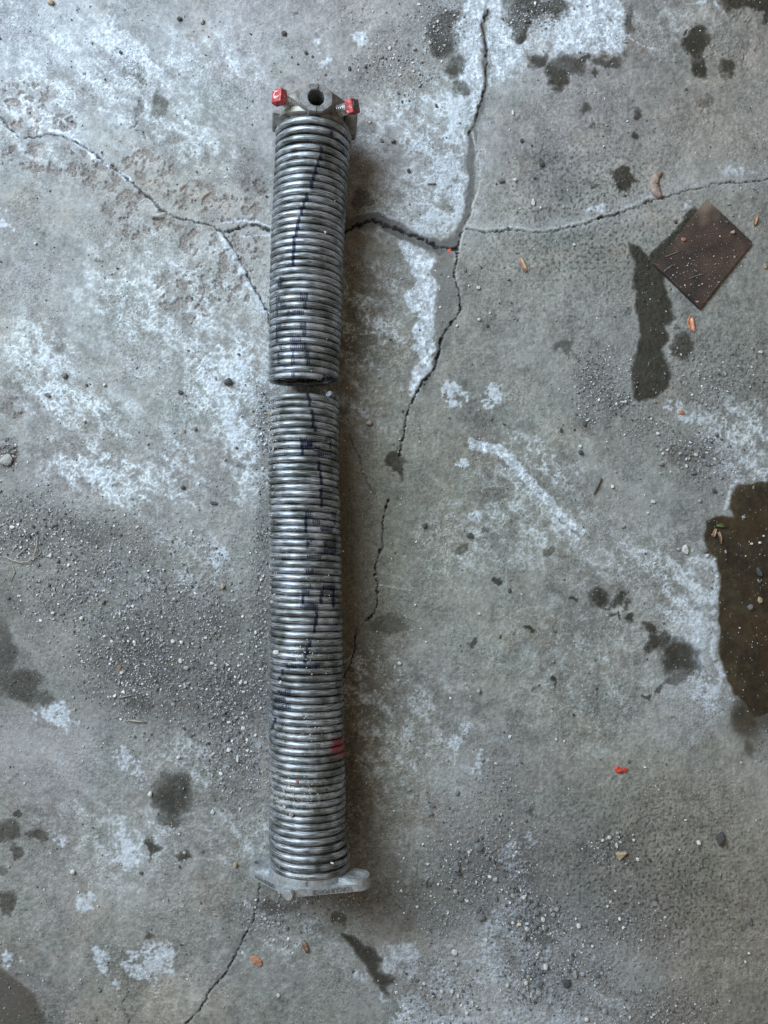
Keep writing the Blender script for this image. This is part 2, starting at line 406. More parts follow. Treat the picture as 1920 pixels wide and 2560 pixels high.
for a in [
    (450, 780, 230, 170, .55, 30), (560, 960, 130, 150, .8, 0), (620, 1120, 70, 140, .7, 0), (330, 740, 130, 80, .6, 20), (180, 1010, 160, 60, .7, 20), (90, 880, 100, 90, .65, 30),
    (270, 1190, 170, 80, .8, 20), (450, 1180, 70, 110, .6, 0), (500, 380, 150, 60, .5, 20), (330, 200, 260, 130, .55, 30), (90, 250, 120, 160, .55, 0), (540, 150, 140, 70, .45, 20),
    (900, 800, 160, 140, .5, 0), (880, 1000, 140, 90, .35, 0), (1330, 1300, 160, 100, .55, 20), (1600, 1400, 180, 80, .5, -10), (1710, 1480, 80, 110, .85, 0), (1240, 1200, 90, 60, .4, 0),
    (1850, 1100, 90, 120, .8, -30), (1350, 1150, 120, 70, .55, 30), (1180, 1350, 130, 90, .4, 0), (1480, 1650, 200, 200, .30, 0), (1000, 1850, 170, 170, .38, 0), (900, 1720, 60, 100, .5, 0),
    (300, 2100, 170, 110, .45, 0), (1180, 2480, 150, 110, .5, 0), (540, 1900, 160, 90, .5, 0), (600, 2080, 120, 90, .4, 0), (800, 2040, 100, 100, .4, 0), (1060, 320, 130, 160, .55, 10), (1040, 470, 130, 120, .55, 0),
    (1250, 80, 120, 110, .7, 0), (1450, 60, 130, 80, .9, 0), (1690, 60, 120, 70, .3, 0), (1280, 2440, 160, 140, .5, 0), (1420, 2520, 160, 90, .45, 0), (720, 2360, 160, 90, .35, 0), (430, 2480, 100, 70, .2, 0), (480, 1420, 110, 110, .5, 0), (330, 1480, 160, 100, .4, 20), (1000, 2140, 160, 140, .22, 0)]:
    add_blob(THR, *a[:6], soft=0.8)
for a in [
    (400, 850, 420, 420, .34, 0), (250, 200, 420, 260, .45, 0), (560, 960, 160, 200, .34, 0), (1080, 430, 120, 230, .6, 10), (1230, 90, 180, 140, .5, 0), (1780, 1150, 130, 110, .25, 0),
    (1738, 1600, 46, 180, 1.0, 0), (1745, 1740, 90, 100, .75, -15), (1740, 1620, 110, 230, .5, 0), (1320, 2470, 230, 170, .8, 0), (1240, 2330, 90, 120, .45, 20), (250, 60, 300, 160, .35, 20), (60, 200, 140, 260, .4, 0), (1600, 1250, 200, 140, .25, 0), (1180, 1900, 90, 140, .3, 0), (200, 1880, 190, 90, .30, 10), (350, 2130, 130, 130, .3, 0), (1840, 440, 120, 34, .35, 0), (1420, 560, 200, 20, .22, -8), (1500, 900, 200, 160, .2, 0), (1200, 1600, 260, 200, .12, 0), (1720, 1780, 170, 120, .3, 0), (1900, 1950, 120, 100, .2, 0), (960, 2440, 150, 100, .3, 0), (760, 2400, 200, 110, .2, 0), (940, 620, 60, 30, .3, 0), (640, 600, 40, 40, .25, 0)]:
    add_blob(VEIL, *a[:6], soft=0.9)

# --- dark and wet marks
DARK = Z(); WET = Z(); PUD = Z(); OLV = Z()
_wx, _wy = WX, WY
WX = PX + 26 * W1 + 7 * NB; WY = PY + 26 * W2 + 7 * N9
for a in [
    (1740, 105, 29, 40, .95, 0), (1752, 170, 17, 32, .9, -15), (1817, 165, 20, 28, .75, 0), (1767, 257, 20, 13, .5, 0), (1705, 77, 6, 6, .8, 0), (1395, 195, 29, 36, .95, 0), (1350, 155, 26, 20, .8, 30), (1310, 75, 14, 44, .85, 20),
    (1320, 20, 50, 30, .75, 0), (1455, 150, 30, 14, .75, -30), (1520, 152, 34, 15, .65, 0), (1572, 50, 14, 36, .6, 0), (1490, 184, 7, 11, .7, 0), (1462, 268, 18, 21, .62, 0), (1590, 280, 11, 16, .72, 0), (1582, 334, 10, 13, .75, 0), (1477, 313, 11, 11, .55, 0), (1510, 308, 5, 5, .7, 0),
    (1556, 444, 31, 24, 1.15, 35), (1480, 460, 14, 10, .4, 0), (1865, -6, 66, 36, 1.1, 0), (1915, 20, 14, 40, .9, 0), (1702, 862, 25, 34, .72, 0), (1698, 815, 10, 9, .5, 0), (1412, 862, 38, 20, .55, -15), (1440, 885, 22, 8, .4, 30), (1570, 780, 14, 12, .4, 0), (1800, 830, 14, 22, .35, 0),
    (1495, 1500, 34, 26, .8, 20), (1545, 1495, 22, 14, .75, -30), (1568, 1512, 13, 12, .7, 0), (1580, 1547, 16, 10, .8, 10), (1525, 1540, 15, 7, .7, -20), (1625, 1570, 20, 18, .8, 0), (1645, 1605, 30, 22, .8, 0), (1700, 1645, 52, 46, .85, 0), (1688, 1700, 34, 14, .6, -20), (1648, 1727, 20, 9, .7, -15), (1612, 1739, 9, 7, .7, 0),
    (1321, 1577, 17, 9, .85, 15), (1384, 1694, 11, 9, .9, 0), (1392, 1712, 6, 12, .9, 0), (1497, 1719, 7, 8, .85, 0), (1438, 1490, 5, 6, .8, 0), (1339, 1716, 4, 5, .7, 0), (1292, 1565, 5, 3, .6, 0), (1540, 1730, 3, 8, .7, 0),
    (1244, 1455, 19, 13, .8, 0), (1183, 1600, 11, 12, .7, 0), (1370, 1374, 24, 15, .55, 0), (1215, 1330, 16, 12, .5, 0), (1155, 1375, 14, 14, .5, 0), (430, 1985, 50, 60, .75, 10), (460, 2000, 26, 40, .6, 0), (430, 2050, 36, 18, .6, 0),
    (382, 2114, 20, 20, .8, 0), (378, 2135, 6, 12, .7, 0), (451, 2142, 16, 17, .75, 0), (22, 2080, 36, 34, .62, 0), (40, 2035, 14, 10, .7, 0), (40, 2128, 14, 16, .6, 0), (18, 2250, 22, 36, .62, 0), (92, 2088, 24, 14, .6, 0), (5, 2180, 20, 18, .5, 0), (375, 2340, 14, 12, .6, 0),
    (700, 2270, 60, 20, .5, 0), (1350, 2350, 50, 24, .45, 0), (560, 1560, 60, 50, .35, 20), (230, 1330, 110, 40, .35, 10), (60, 1715, 46, 50, .62, 0), (10, 1640, 30, 110, .55, 0), (110, 1745, 30, 16, .5, 0), (1108, 95, 38, 60, .8, 0), (1140, 165, 26, 34, .75, 10), (1130, 40, 24, 22, .7, 0), (1155, 222, 18, 16, .65, 0), (1420, 165, 46, 26, .7, 10), (1290, 60, 14, 50, .7, 0), (1385, 20, 40, 24, .75, 0), (1300, 5, 46, 22, .7, 0), (985, 1148, 28, 16, .8, 0), (1000, 1175, 9, 20, .8, 0), (848, 2296, 22, 14, .6, 30), (350, 1755, 34, 20, .45, 0),
    (345, 190, 14, 14, .45, 0), (345, 265, 18, 26, .45, 0), (400, 270, 22, 34, .55, 0), (425, 350, 26, 24, .35, 0), (30, 370, 14, 14, .5, 0), (920, 320, 40, 16, .4, 0), (905, 500, 30, 24, .5, 0), (1020, 2310, 40, 22, .35, 0), (560, 2490, 60, 30, .2, 0), (970, 1560, 60, 26, .45, 0), (1330, 2440, 8, 12, .4, 0), (1700, 1150, 40, 30, .4, 0), (400, 540, 20, 14, .5, 0), (1330, 2028, 10, 7, .5, 0), (20, 1480, 50, 90, .35, 0), (310, 170, 12, 8, .4, 0), (760, 2440, 120, 36, .25, 10)]:
    add_blob(DARK, *a[:6], soft=0.42)
WX, WY = _wx, _wy
for p, s in [
    ([(1566, 606), (1600, 620), (1625, 640), (1650, 612), (1680, 577), (1710, 545), (1735, 520), (1760, 560), (1660, 690), (1665, 710), (1675, 750), (1672, 775), (1690, 795), (1665, 812), (1668, 850), (1655, 865), (1662, 900), (1680, 945), (1678, 972), (1625, 992), (1600, 1008), (1588, 1000), (1572, 930), (1580, 905), (1592, 860), (1600, 840), (1590, 780), (1585, 720), (1587, 670), (1573, 640)], 1.0),
    ([(855, 2330), (880, 2335), (900, 2352), (945, 2372), (955, 2400), (952, 2430), (985, 2440), (990, 2455), (962, 2468), (975, 2492), (945, 2470), (925, 2435), (890, 2390), (855, 2345)], .8)]:
    add_poly(DARK, p, s, 9, 1.25)
add_poly(PUD, [(1960, 1196), (1870, 1208), (1850, 1213), (1825, 1238), (1820, 1270), (1833, 1292), (1790, 1290), (1765, 1300), (1760, 1345), (1768, 1380), (1790, 1395), (1796, 1440), (1800, 1500), (1793, 1530), (1797, 1570), (1793, 1605), (1800, 1650), (1812, 1700), (1840, 1740), (1868, 1768), (1880, 1800), (1920, 1790), (1960, 1780)], 1.0, 8, 0.8)
add_poly(PUD, [(-30, 2395), (40, 2440), (85, 2480), (112, 2530), (130, 2590), (-30, 2590)], .62, 14, 0.8)
add_blob(PUD, 1862, 1800, 46, 62, .85, -20, 0.6); add_blob(PUD, 1874, 1872, 14, 30, .75, 0, 0.6); add_blob(PUD, 1910, 1790, 30, 50, .7, 0, 0.6)
PUD *= np.where(PY < 2200, sstep(1960, 1700, PY) * .25 + .75, 1)

add_line(SOL, [(1866, 1200), (1846, 1206), (1818, 1234), (1812, 1270)], 10, .55, 8); add_line(SOL, [(1786, 1405), (1788, 1450), (1792, 1500), (1784, 1535), (1788, 1570), (1784, 1610), (1790, 1655), (1802, 1705), (1832, 1748)], 14, .72, 9)
# --- repaired crack band of smooth dark mortar
BAND = Z()
for pts, w in [([(866, 560), (900, 552), (940, 550), (985, 568), (1040, 598), (1095, 622), (1135, 605)], 36), ([(1135, 605), (1160, 560), (1176, 500), (1178, 400), (1182, 330)], 20),
               ([(1182, 330), (1200, 280), (1216, 225), (1217, 170), (1210, 120), (1206, 70), (1218, 30)], 10), ([(1120, 620), (1110, 660), (1118, 730), (1112, 800), (1105, 850)], 46), ([(1100, 850), (1090, 910), (1060, 965)], 12)]:
    add_line(BAND, pts, w, 1.0 if w != 46 else 0.55, 6, 0.9)

# --- cracks
CRK = Z(); HAIR = Z()
cr = [
    ([(0, 288), (12, 308), (30, 328), (52, 345), (100, 342), (122, 337), (155, 340), (205, 362), (240, 386), (268, 406), (300, 430), (328, 455), (342, 466), (362, 484), (382, 500), (400, 520), (424, 536), (448, 544), (482, 555), (528, 562), (548, 576), (568, 596), (592, 634), (606, 664), (622, 694), (640, 728), (656, 758), (668, 780), (676, 808)], 4.4, 1.0),
    ([(352, 478), (372, 492), (392, 512), (400, 524)], 8, .8),
    ([(562, 580), (592, 570), (612, 563), (640, 562), (676, 574)], 7, 1.1),
    ([(862, 580), (890, 562), (930, 550), (962, 562), (1000, 572), (1020, 586), (1045, 590), (1072, 606), (1090, 618), (1145, 621)], 9, 1.1), ([(862, 582), (884, 566)], 10, 1), ([(1010, 580), (1050, 594), (1075, 610)], 8, 1),
    ([(1146, 630), (1143, 655), (1136, 676), (1140, 710), (1150, 742), (1153, 772), (1135, 800), (1122, 818), (1110, 830), (1102, 855), (1097, 890), (1090, 915), (1066, 945), (1056, 960), (1040, 990), (1022, 1022), (1013, 1060), (1009, 1085), (1004, 1110), (1003, 1140)], 4.6, 1.05),
    ([(1143, 624), (1152, 592), (1160, 576)], 2.6, .9),
    ([(1165, 572), (1210, 580), (1280, 576), (1330, 580), (1400, 576), (1420, 568), (1452, 562), (1470, 556), (1500, 546), (1520, 538), (1562, 530), (1612, 508), (1626, 502), (1660, 494), (1712, 478), (1760, 470), (1782, 460), (1830, 456), (1920, 450), (1960, 448)], 2.2, .9),
    ([(1496, 547), (1512, 542)], 6, 1.0), ([(1534, 537), (1562, 531)], 5, .8), ([(1613, 507), (1628, 502)], 7, .9), ([(1410, 571), (1424, 565)], 5, .8), ([(1818, 457), (1838, 455)], 5, .9),
    ([(1222, 25), (1206, 58), (1210, 80), (1216, 120), (1219, 160), (1216, 200), (1214, 222), (1202, 256), (1190, 300), (1172, 335)], 4.6, .9),
    ([(972, 1250), (962, 1280), (956, 1330), (956, 1362), (945, 1395), (938, 1420), (941, 1450), (945, 1478), (942, 1512), (926, 1540), (912, 1555)], 3.6, 1.05),
    ([(926, 1538), (920, 1550)], 6, 1.0), ([(888, 1578), (888, 1620)], 3.6, 1.0), ([(888, 1620), (876, 1656), (862, 1690)], 2.0, .8),
    ([(650, 2210), (644, 2260), (634, 2300), (612, 2335), (602, 2362), (590, 2388), (578, 2410), (560, 2438), (540, 2462), (520, 2488), (505, 2515), (490, 2535), (465, 2560)], 4.4, .85),
    ([(322, 2470), (318, 2490), (308, 2510), (314, 2535), (324, 2560)], 3, .6),
    ([(872, 1088), (895, 1140), (905, 1180), (930, 1225), (948, 1250)], 2.4, .5), ([(340, 285), (342, 305), (332, 318), (310, 322)], 3, .6), ([(342, 322), (358, 332), (366, 348)], 2.5, .6), ([(1370, 320), (1355, 370), (1350, 400)], 1.8, .4),
    ([(1880, 1560), (1895, 1600), (1902, 1640), (1898, 1665)], 2.2, .7), ([(1596, 962), (1592, 985)], 3, .8), ([(1190, 335), (1192, 370), (1198, 410), (1199, 455), (1186, 490), (1178, 530), (1165, 565)], 1.8, .45),
    ([(1548, 1530), (1552, 1550)], 4, .8), ([(380, 550), (400, 545)], 6, .6), ([(635, 1440), (628, 1480)], 2, .5), ([(566, 1402), (560, 1416)], 3, .7)]
for pts, w, s in cr: add_line(CRK, pts, w * .8, s, 1.5, 0.45, .9)
add_line(HAIR, [(1182, 330), (1190, 370), (1199, 410), (1199, 460), (1188, 500), (1178, 540), (1160, 575), (1152, 610), (1140, 650), (1138, 700)], 5, .9, 3, .3)
add_line(VEIL, [(1165, 566), (1280, 566), (1400, 566), (1500, 536), (1620, 492), (1760, 452), (1920, 436)], 34, .36, 18, .8)
add_line(HAIR, [(1165, 566), (1210, 573), (1280, 569), (1330, 574), (1400, 569), (1452, 555), (1500, 540), (1560, 522), (1612, 498), (1660, 486)], 5, .7, 3, .3)
add_line(HAIR, [(946, 1430), (1000, 1442), (1040, 1478)], 1.5, .5, 1.5, .1); add_line(HAIR, [(946, 1462), (1028, 1476)], 1.6, .9, 1.4, .1)
add_line(HAIR, [(700, 20), (640, 80)], 1.5, .3, 2, .3)
for k in range(9):      # long scuffs
    x0 = 395 - k * 14; add_line(HAIR, [(x0, 175 + k * 6), (x0 - 30, 225 + k * 6)], 1.4, .55, 1.4, .05)

# --- scabbed, pitted places
PIT = Z()
for a in [(70, 290, 60, 45, 1, 20), (60, 240, 70, 40, .6, 0), (160, 305, 34, 20, .9, 0), (200, 405, 60, 34, .9, 10), (250, 440, 60, 34, 1, 0), (60, 390, 60, 34, .7, 0), (120, 420, 40, 20, .6, 0), (290, 520, 34, 40, .9, 0), (330, 500, 34, 30, .7, 0), (390, 430, 50, 40, 1, 30), (350, 400, 44, 30, .7, 0), (480, 490, 60, 34, .9, 0), (560, 520, 50, 34, .9, 0), (610, 530, 40, 40, .7, 0), (400, 565, 70, 20, .8, 0), (330, 580, 30, 20, .8, 0), (470, 600, 34, 30, .9, 0), (290, 480, 40, 30, .6, 0), (460, 730, 70, 50, 1, 0), (540, 700, 60, 50, .9, 0), (490, 790, 30, 20, .8, 0), (590, 700, 50, 70, .6, 0), (620, 620, 50, 40, .7, 0), (570, 610, 60, 50, .5, 0), (240, 650, 24, 14, .6, 0), (15, 1140, 28, 34, 1, 0), (30, 1020, 36, 34, .5, 0), (1840, 100, 90, 120, .35, 0), (1740, 300, 90, 80, .3, 0), (640, 480, 30, 60, .6, 0)]:
    add_blob(PIT, *a[:6], soft=0.6)

# --- places strewn with grit (also used for the loose stones)
GRIT = Z()
for a in [(250, 1400, 300, 110, .6, 12), (80, 1330, 130, 90, .9, 0), (360, 1640, 150, 130, 1, 30), (560, 1740, 90, 120, 1, 0), (590, 1880, 70, 110, .9, 0), (470, 1540, 130, 110, .8, 0), (180, 1480, 120, 80, .7, 0), (350, 1760, 60, 40, .9, 0), (15, 1140, 26, 34, 1, 0),
          (1340, 2300, 80, 70, 1, 0), (1290, 2210, 50, 60, .9, 0), (1420, 2430, 110, 90, .75, 0), (1320, 2430, 60, 90, 1, 0), (1180, 2190, 100, 90, .7, 0), (1230, 2100, 90, 110, .5, 0), (1530, 2120, 60, 34, .8, 0), (1560, 2330, 110, 60, .5, 0), (1650, 2520, 140, 60, .5, 0), (1100, 2280, 100, 60, .5, 0), (1100, 2480, 100, 80, .5, 0),
          (1500, 960, 60, 70, .8, 0), (1540, 1010, 40, 30, .9, 0), (1740, 1130, 90, 50, .85, 20), (1460, 1050, 30, 30, .7, 0), (1610, 1060, 50, 40, .4, 0), (820, 2020, 60, 110, .55, 0), (760, 2240, 60, 24, .9, 0), (880, 2250, 60, 30, .6, 0), (1100, 70, 70, 60, .55, 0), (1020, 170, 70, 60, .6, 0), (1330, 30, 60, 40, .8, 0), (940, 180, 60, 40, .5, 0), (1800, 950, 110, 60, .4, 0), (654, 1600, 26, 220, 1, 0), (660, 1300, 18, 120, .8, 0), (660, 1060, 20, 90, .9, 0), (1250, 1960, 60, 60, .4, 0), (700, 2300, 100, 50, .5, 0)]:
    add_blob(GRIT, *a[:6], soft=0.9)

# --- compose colour
def mixc(c, col, m):
    return c * (1 - m[..., None]) + np.asarray(col, dtype=f32) * m[..., None]

base = np.empty((NY, NX, 3), dtype=f32)
base[:] = (0.226, 0.226, 0.214)
purple = sstep(-0.15, 0.5, fbm(PX, PY, 520, 3, 71) + 0.35 * np.exp(-((PX - 1500) / 500) ** 2 - ((PY - 100) / 350) ** 2) + 0.3 * np.exp(-((PX - 1250) / 380) ** 2 - ((PY - 2420) / 250) ** 2) + 0.3 * np.exp(-((PX - 500) / 400) ** 2 - ((PY - 60) / 200) ** 2))
base = mixc(base, (0.232, 0.222, 0.226), purple * 0.9)
base = mixc(base, (0.205, 0.215, 0.238), np.clip(np.exp(-((PX - 150) / 520) ** 2 - ((PY - 120) / 420) ** 2) * (0.8 + .8 * N200), 0, 1) * .8)  # bluish upper left: salt tint plus the cool daylight cast, put into the colour
base = mixc(base, (0.212, 0.222, 0.196), np.clip(np.exp(-((PX - 1250) / 420) ** 2 - ((PY - 1450) / 620) ** 2) * (0.8 + .8 * N200), 0, 1) * .7)
warm = np.exp(-((PX - 1850) / 300) ** 2 - ((PY - 2250) / 500) ** 2) * 0.7 + np.exp(-((PX - 1800) / 260) ** 2 - ((PY - 260) / 300) ** 2) * 0.45 + np.exp(-((PX - 380) / 160) ** 2 - ((PY - 2520) / 90) ** 2) * 0.5 + np.exp(-((PX - 420) / 260) ** 2 - ((PY - 480) / 160) ** 2) * 0.35
rs_ = sstep(0.05, 0.45, fbm(PX, PY, 150, 3, 83))
base = mixc(base, (0.240, 0.212, 0.180), rs_ * 0.34)
base = mixc(base, (0.175, 0.200, 0.186), sstep(0.05, 0.45, fbm(PX, PY, 190, 3, 87)) * 0.40)
base = mixc(base, (0.240, 0.222, 0.190), np.clip(warm + 0.2 * N200, 0, 1))
# brown staining beside the spring, with part of its shadow painted in
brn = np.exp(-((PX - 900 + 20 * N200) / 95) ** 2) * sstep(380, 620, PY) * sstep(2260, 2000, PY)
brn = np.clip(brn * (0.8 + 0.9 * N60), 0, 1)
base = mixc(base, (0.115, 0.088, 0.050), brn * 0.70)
olive = np.exp(-((PX - 1000) / 200) ** 2 - ((PY - 1250) / 420) ** 2)
base = mixc(base, (0.150, 0.152, 0.125), np.clip(olive * (0.75 + 0.8 * N60), 0, 1) * 0.6)
v = 1 + 0.20 * N500 + 0.32 * N200 + 0.34 * N60 + 0.40 * N24 + .28 * N9
grime = np.exp(-((PX - 330) / 330) ** 2 - ((PY - 1600) / 300) ** 2) + 0.8 * np.exp(-((PX - 1150) / 300) ** 2 - ((PY - 2250) / 230) ** 2) + .6 * np.exp(-((PX - 10) / 120) ** 2 - ((PY - 1650) / 300) ** 2)
grime = np.clip(grime * (0.6 + 1.0 * N60 + 0.9 * SM + .5 * N24), 0, 1)
base = mixc(base, (0.115, 0.115, 0.112), grime * 0.65)
base *= np.clip(v, 0.4, 1.8)[..., None]
# small dark pores on the trowelled slab (upper right, lower right)
pore_reg = np.clip(np.exp(-((PX - 1480) / 240) ** 2 - ((PY - 560) / 230) ** 2) + np.exp(-((PX - 1620) / 300) ** 2 - ((PY - 2220) / 230) ** 2) + 0.8 * np.exp(-((PX - 1800) / 160) ** 2 - ((PY - 950) / 130) ** 2) + 0.12, 0, 1)
pore = sstep(0.10, 0.34, perlin(PX / 7.5, PY / 7.5, 91) + 0.15 * N24) * pore_reg
base *= (1 - 0.55 * pore)[..., None]

base = mixc(base, (0.33, 0.345, 0.36), np.clip(VEIL * (1.15 + 1.6 * SM + 0.9 * SM2 + 0.8 * N60), 0, 1) * 0.9)
base = mixc(base, (0.33, 0.27, 0.23), PIT * sstep(0.0, 0.35, N60 * .7 + N24 * .6) * 0.5)
R10 = ridged(PX + 8 * W1, PY + 8 * W2, 10.5, 2, 51)
cover = sstep(-0.12, 0.25, 0.5 * N60 + 0.8 * SM + 0.3 * N24 + 0.5 * (THR - 0.45))
thr = np.clip((R14 - 0.50) * 3.0, 0, 1) * cover * np.clip(THR * 1.5, 0, 1)
thr = np.maximum(thr, np.clip((R10 - 0.52) * 3.0, 0, 1) * sstep(-.15, .3, N24 + .5 * N200) * np.clip(THR * 1.25, 0, 1) * .85)
thr = np.maximum(thr, 0.8 * np.clip((R30 - 0.72) * 4.0, 0, 1) * sstep(-0.1, 0.4, N60) * THR)
FLK = Z()
for a in [(1520, 1660, 220, 180, 1, 0), (980, 1800, 150, 190, 1, 0), (1440, 1800, 180, 120, .7, 0), (1850, 1050, 90, 110, 1, 0), (1600, 1400, 240, 130, .9, 0), (400, 900, 400, 300, .5, 0), (820, 2060, 90, 120, .8, 0), (1650, 2400, 220, 150, .6, 0), (1000, 180, 120, 100, .8, 0), (900, 820, 170, 160, .7, 0), (1150, 1450, 200, 200, .4, 0)]: add_blob(FLK, *a[:6], soft=0.8)
flk = sstep(0.36, 0.46, perlin(PX / 9 + .8 * N24, PY / 6.5, 131)) * np.clip(FLK * (0.7 + N60), 0, 1)
base = mixc(base, (0.46, 0.49, 0.49), flk * .9)
mott = sstep(0.02, 0.62, 0.35 * N60 + 1.0 * SM + 0.4 * SM2 + 0.3 * N24 + 0.25 * N9 + 0.45 * (THR - 0.4)) * np.clip(THR * 1.2, 0, 1)
base = mixc(base, (0.37, 0.40, 0.425), mott * 0.62)
base = mixc(base, (0.52, 0.56, 0.59), np.clip(thr * 1.2, 0, 1) * 0.80)
SS = np.where(SOL > .76, SOL, SOL * .86)
sol = sstep(0.42, 0.63, SS + 0.62 * N60 + 0.44 * N24 + 0.30 * N9)
sol = sol * sstep(0.10, 0.45, SOL)
base = mixc(base, (0.42, 0.455, 0.495), sol * np.clip(0.70 + 0.55 * N24 + .5 * N9, 0.2, 1) * 0.95)
base = mixc(base, (0.62, 0.67, 0.74), sol * sstep(0.7, 1.0, SOL) * sstep(0.0, 0.4, N24 + .7 * N9) * 0.75)

base = mixc(base, (0.105, 0.103, 0.100), np.clip(BAND * (0.95 + .35 * N24 + .2 * N9), 0, 1) * 0.92)
dk = sstep(0.24, 0.40, DARK + 0.20 * N24 + 0.14 * N60 + .14 * N9) * np.clip(DARK * 1.2, 0, 1)
okc = base * np.asarray((0.200, 0.188, 0.165), dtype=f32) + np.asarray((0.004, 0.003, 0.0), dtype=f32)
base = base * (1 - dk[..., None]) + okc * dk[..., None]
pd = sstep(0.18, 0.70, PUD + 0.30 * N24 + 0.22 * N60 + .15 * N9) * np.clip(PUD * 1.1, 0, 1)
pc = np.empty_like(base); pc[:] = base * np.asarray((0.185, 0.145, 0.090), dtype=f32) + np.asarray((0.006, 0.004, 0.002), dtype=f32)
pc *= (1 + 0.5 * N60 + 0.3 * N24)[..., None]
rust = sstep(0.0, 0.5, fbm(PX, PY, 120, 3, 77) + 0.5 * np.exp(-((PX - 1880) / 40) ** 2 - ((PY - 1340) / 40) ** 2) + 0.4 * np.exp(-((PX - 1915) / 30) ** 2 - ((PY - 1590) / 90) ** 2))
pc = mixc(pc, (0.070, 0.038, 0.017), rust * 0.42)
base = base * (1 - pd[..., None]) + pc * pd[..., None]
base = mixc(base, (0.44, 0.45, 0.44), np.clip(HAIR, 0, 1) * 0.6)
base *= (1 - 0.88 * np.clip(CRK, 0, 1) * sstep(-.55, .1, N24))[..., None]
base = mixc(base, (0.095, 0.092, 0.092), np.clip(GRIT * (0.75 + 1.1 * N60 + .8 * N24), 0, 1) * 0.62)
speck = sstep(0.34, 0.46, perlin(PX / 6.0, PY / 6.0, 55)) * np.clip(GRIT * .9 + .06, 0, 1)
base = mixc(base, (0.52, 0.54, 0.55), speck * 0.55)
SCB = sstep(0.15, 0.5, PIT + .3 * N60) * sstep(-0.02, 0.10, fbm(PX, PY, 34, 3, 101, 0.55) + 0.6 * N24 + 0.5 * NB - 0.04 - 0.02)
base = mixc(base, (0.185, 0.155, 0.14), SCB * 0.55)
base = np.clip(0.20 * (np.clip(base, 0.006, 1) / 0.20) ** 1.25, 0.006, 0.85)

# --- relief
hgt = 0.0009 * N500 + 0.00045 * N200 + 0.00045 * N60 + 0.00042 * N24
hgt = hgt + 0.00030 * N9 + 0.00034 * NB * sstep(-.3, .5, N200 + N60 + THR * .5) + 0.0006 * np.clip(N60, 0, 1) * N24
N30 = fbm(PX, PY, 34, 3, 101, 0.55)
scab = sstep(-0.02, 0.10, N30 + 0.6 * N24 + 0.5 * NB - 0.04) * sstep(0.15, 0.5, PIT + .3 * N60)
hgt += -0.0019 * scab * np.clip(0.75 + N24, .2, 1.3) + PIT * 0.0009 * N24
hgt += 0.00035 * thr + 0.00035 * sol * (0.6 + N24)
hgt -= 0.0024 * np.clip(CRK, 0, 1) * sstep(-.5, .2, N24 + .2)
hgt -= 0.0005 * pore
hgt -= 0.0003 * BAND
hgt += GRIT * 0.00045 * np.clip(N9 + 0.1, 0, 1) * 2
hgt += 0.0004 * sstep(0, 1, HAIR)
hgt *= (1 - 0.7 * pd)
wet = np.clip(np.maximum(dk * 0.6, pd), 0, 1)
edge = np.clip((1.25 - np.abs(GXW)) / 0.3, 0, 1)
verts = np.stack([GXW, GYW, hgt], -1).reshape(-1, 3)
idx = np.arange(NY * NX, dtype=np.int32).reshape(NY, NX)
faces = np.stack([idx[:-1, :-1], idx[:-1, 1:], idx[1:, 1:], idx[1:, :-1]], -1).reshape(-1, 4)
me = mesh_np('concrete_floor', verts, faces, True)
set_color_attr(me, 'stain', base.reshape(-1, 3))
set_float_attr(me, 'wet', wet)
coarse = np.clip(0.55 + 0.9 * fbm(PX, PY, 130, 4, 141) + 0.45 * GRIT + 0.45 * THR * sstep(-.1, .3, N60) + 0.5 * SCB - 0.35 * BAND - 0.3 * pd, 0.2, 1.25)
set_float_attr(me, 'coarse', coarse)
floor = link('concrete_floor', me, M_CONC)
tag(floor, 'cracked grey concrete floor with white salt bloom and dark wet stains', None, None, 'structure')

def floor_z(x, y):
    i = int(np.clip(np.searchsorted(cxs, x), 0, NX - 1)); j = int(np.clip(np.searchsorted(cys, y), 0, NY - 1))
    return float(hgt[j, i])

# ------------------------------------------------------------------ spring wire
WR = 0.00283
class Body:
    """measured silhouette of a spring piece -> centre line and radius"""
    def __init__(self, st, z0, z1):
        ys = []; cx = []; R = []; cz = []
        p0, p1 = st[0][0], st[-1][0]
        for (py, xl, xr) in st:
            t = (py - p0) / (p1 - p0); z = z0 + (z1 - z0) * t
            p = at((xl + xr) / 2, py, z)
            ys.append(p.y); cx.append(p.x); cz.append(z)
            R.append((xr - xl) / 2 * depth_at(py, z) / FP - WR)
        o = np.argsort(ys)
        self.y = np.array(ys)[o]; self.cx = np.array(cx)[o]; self.R = np.array(R)[o]; self.cz = np.array(cz)[o]
        self.slope = (self.cz[-1] - self.cz[0]) / (self.y[-1] - self.y[0])
        k = math.hypot(1, self.slope)
        self.ny, self.nz = -self.slope / k, 1 / k
    def at(self, y):
        return np.interp(y, self.y, self.cx), np.interp(y, self.y, self.R), self.cz[0] + (y - self.y[0]) * self.slope

UP_ST = [(325, 688.5, 880.5), (390, 688.0, 874), (451, 685, 869), (570, 678.5, 862.6), (648, 675.7, 858.5), (773, 673, 855.5), (827, 672, 854), (921, 671.4, 848.5)]
LO_ST = [(999, 671.4, 847.7), (1178, 670, 848.2), (1272, 672, 850.5), (1366, 673.5, 853), (1467, 673.8, 855), (1530, 673, 856), (1733, 673.4, 859), (1897, 673, 862.5), (1975, 674, 864), (2080, 672.5, 865), (2108, 672.5, 868), (2128, 673, 876), (2145, 676, 875)]
UPPER = Body(UP_ST, 0.0430, 0.0312)
LOWER = Body(LO_ST, 0.0312, 0.0400)

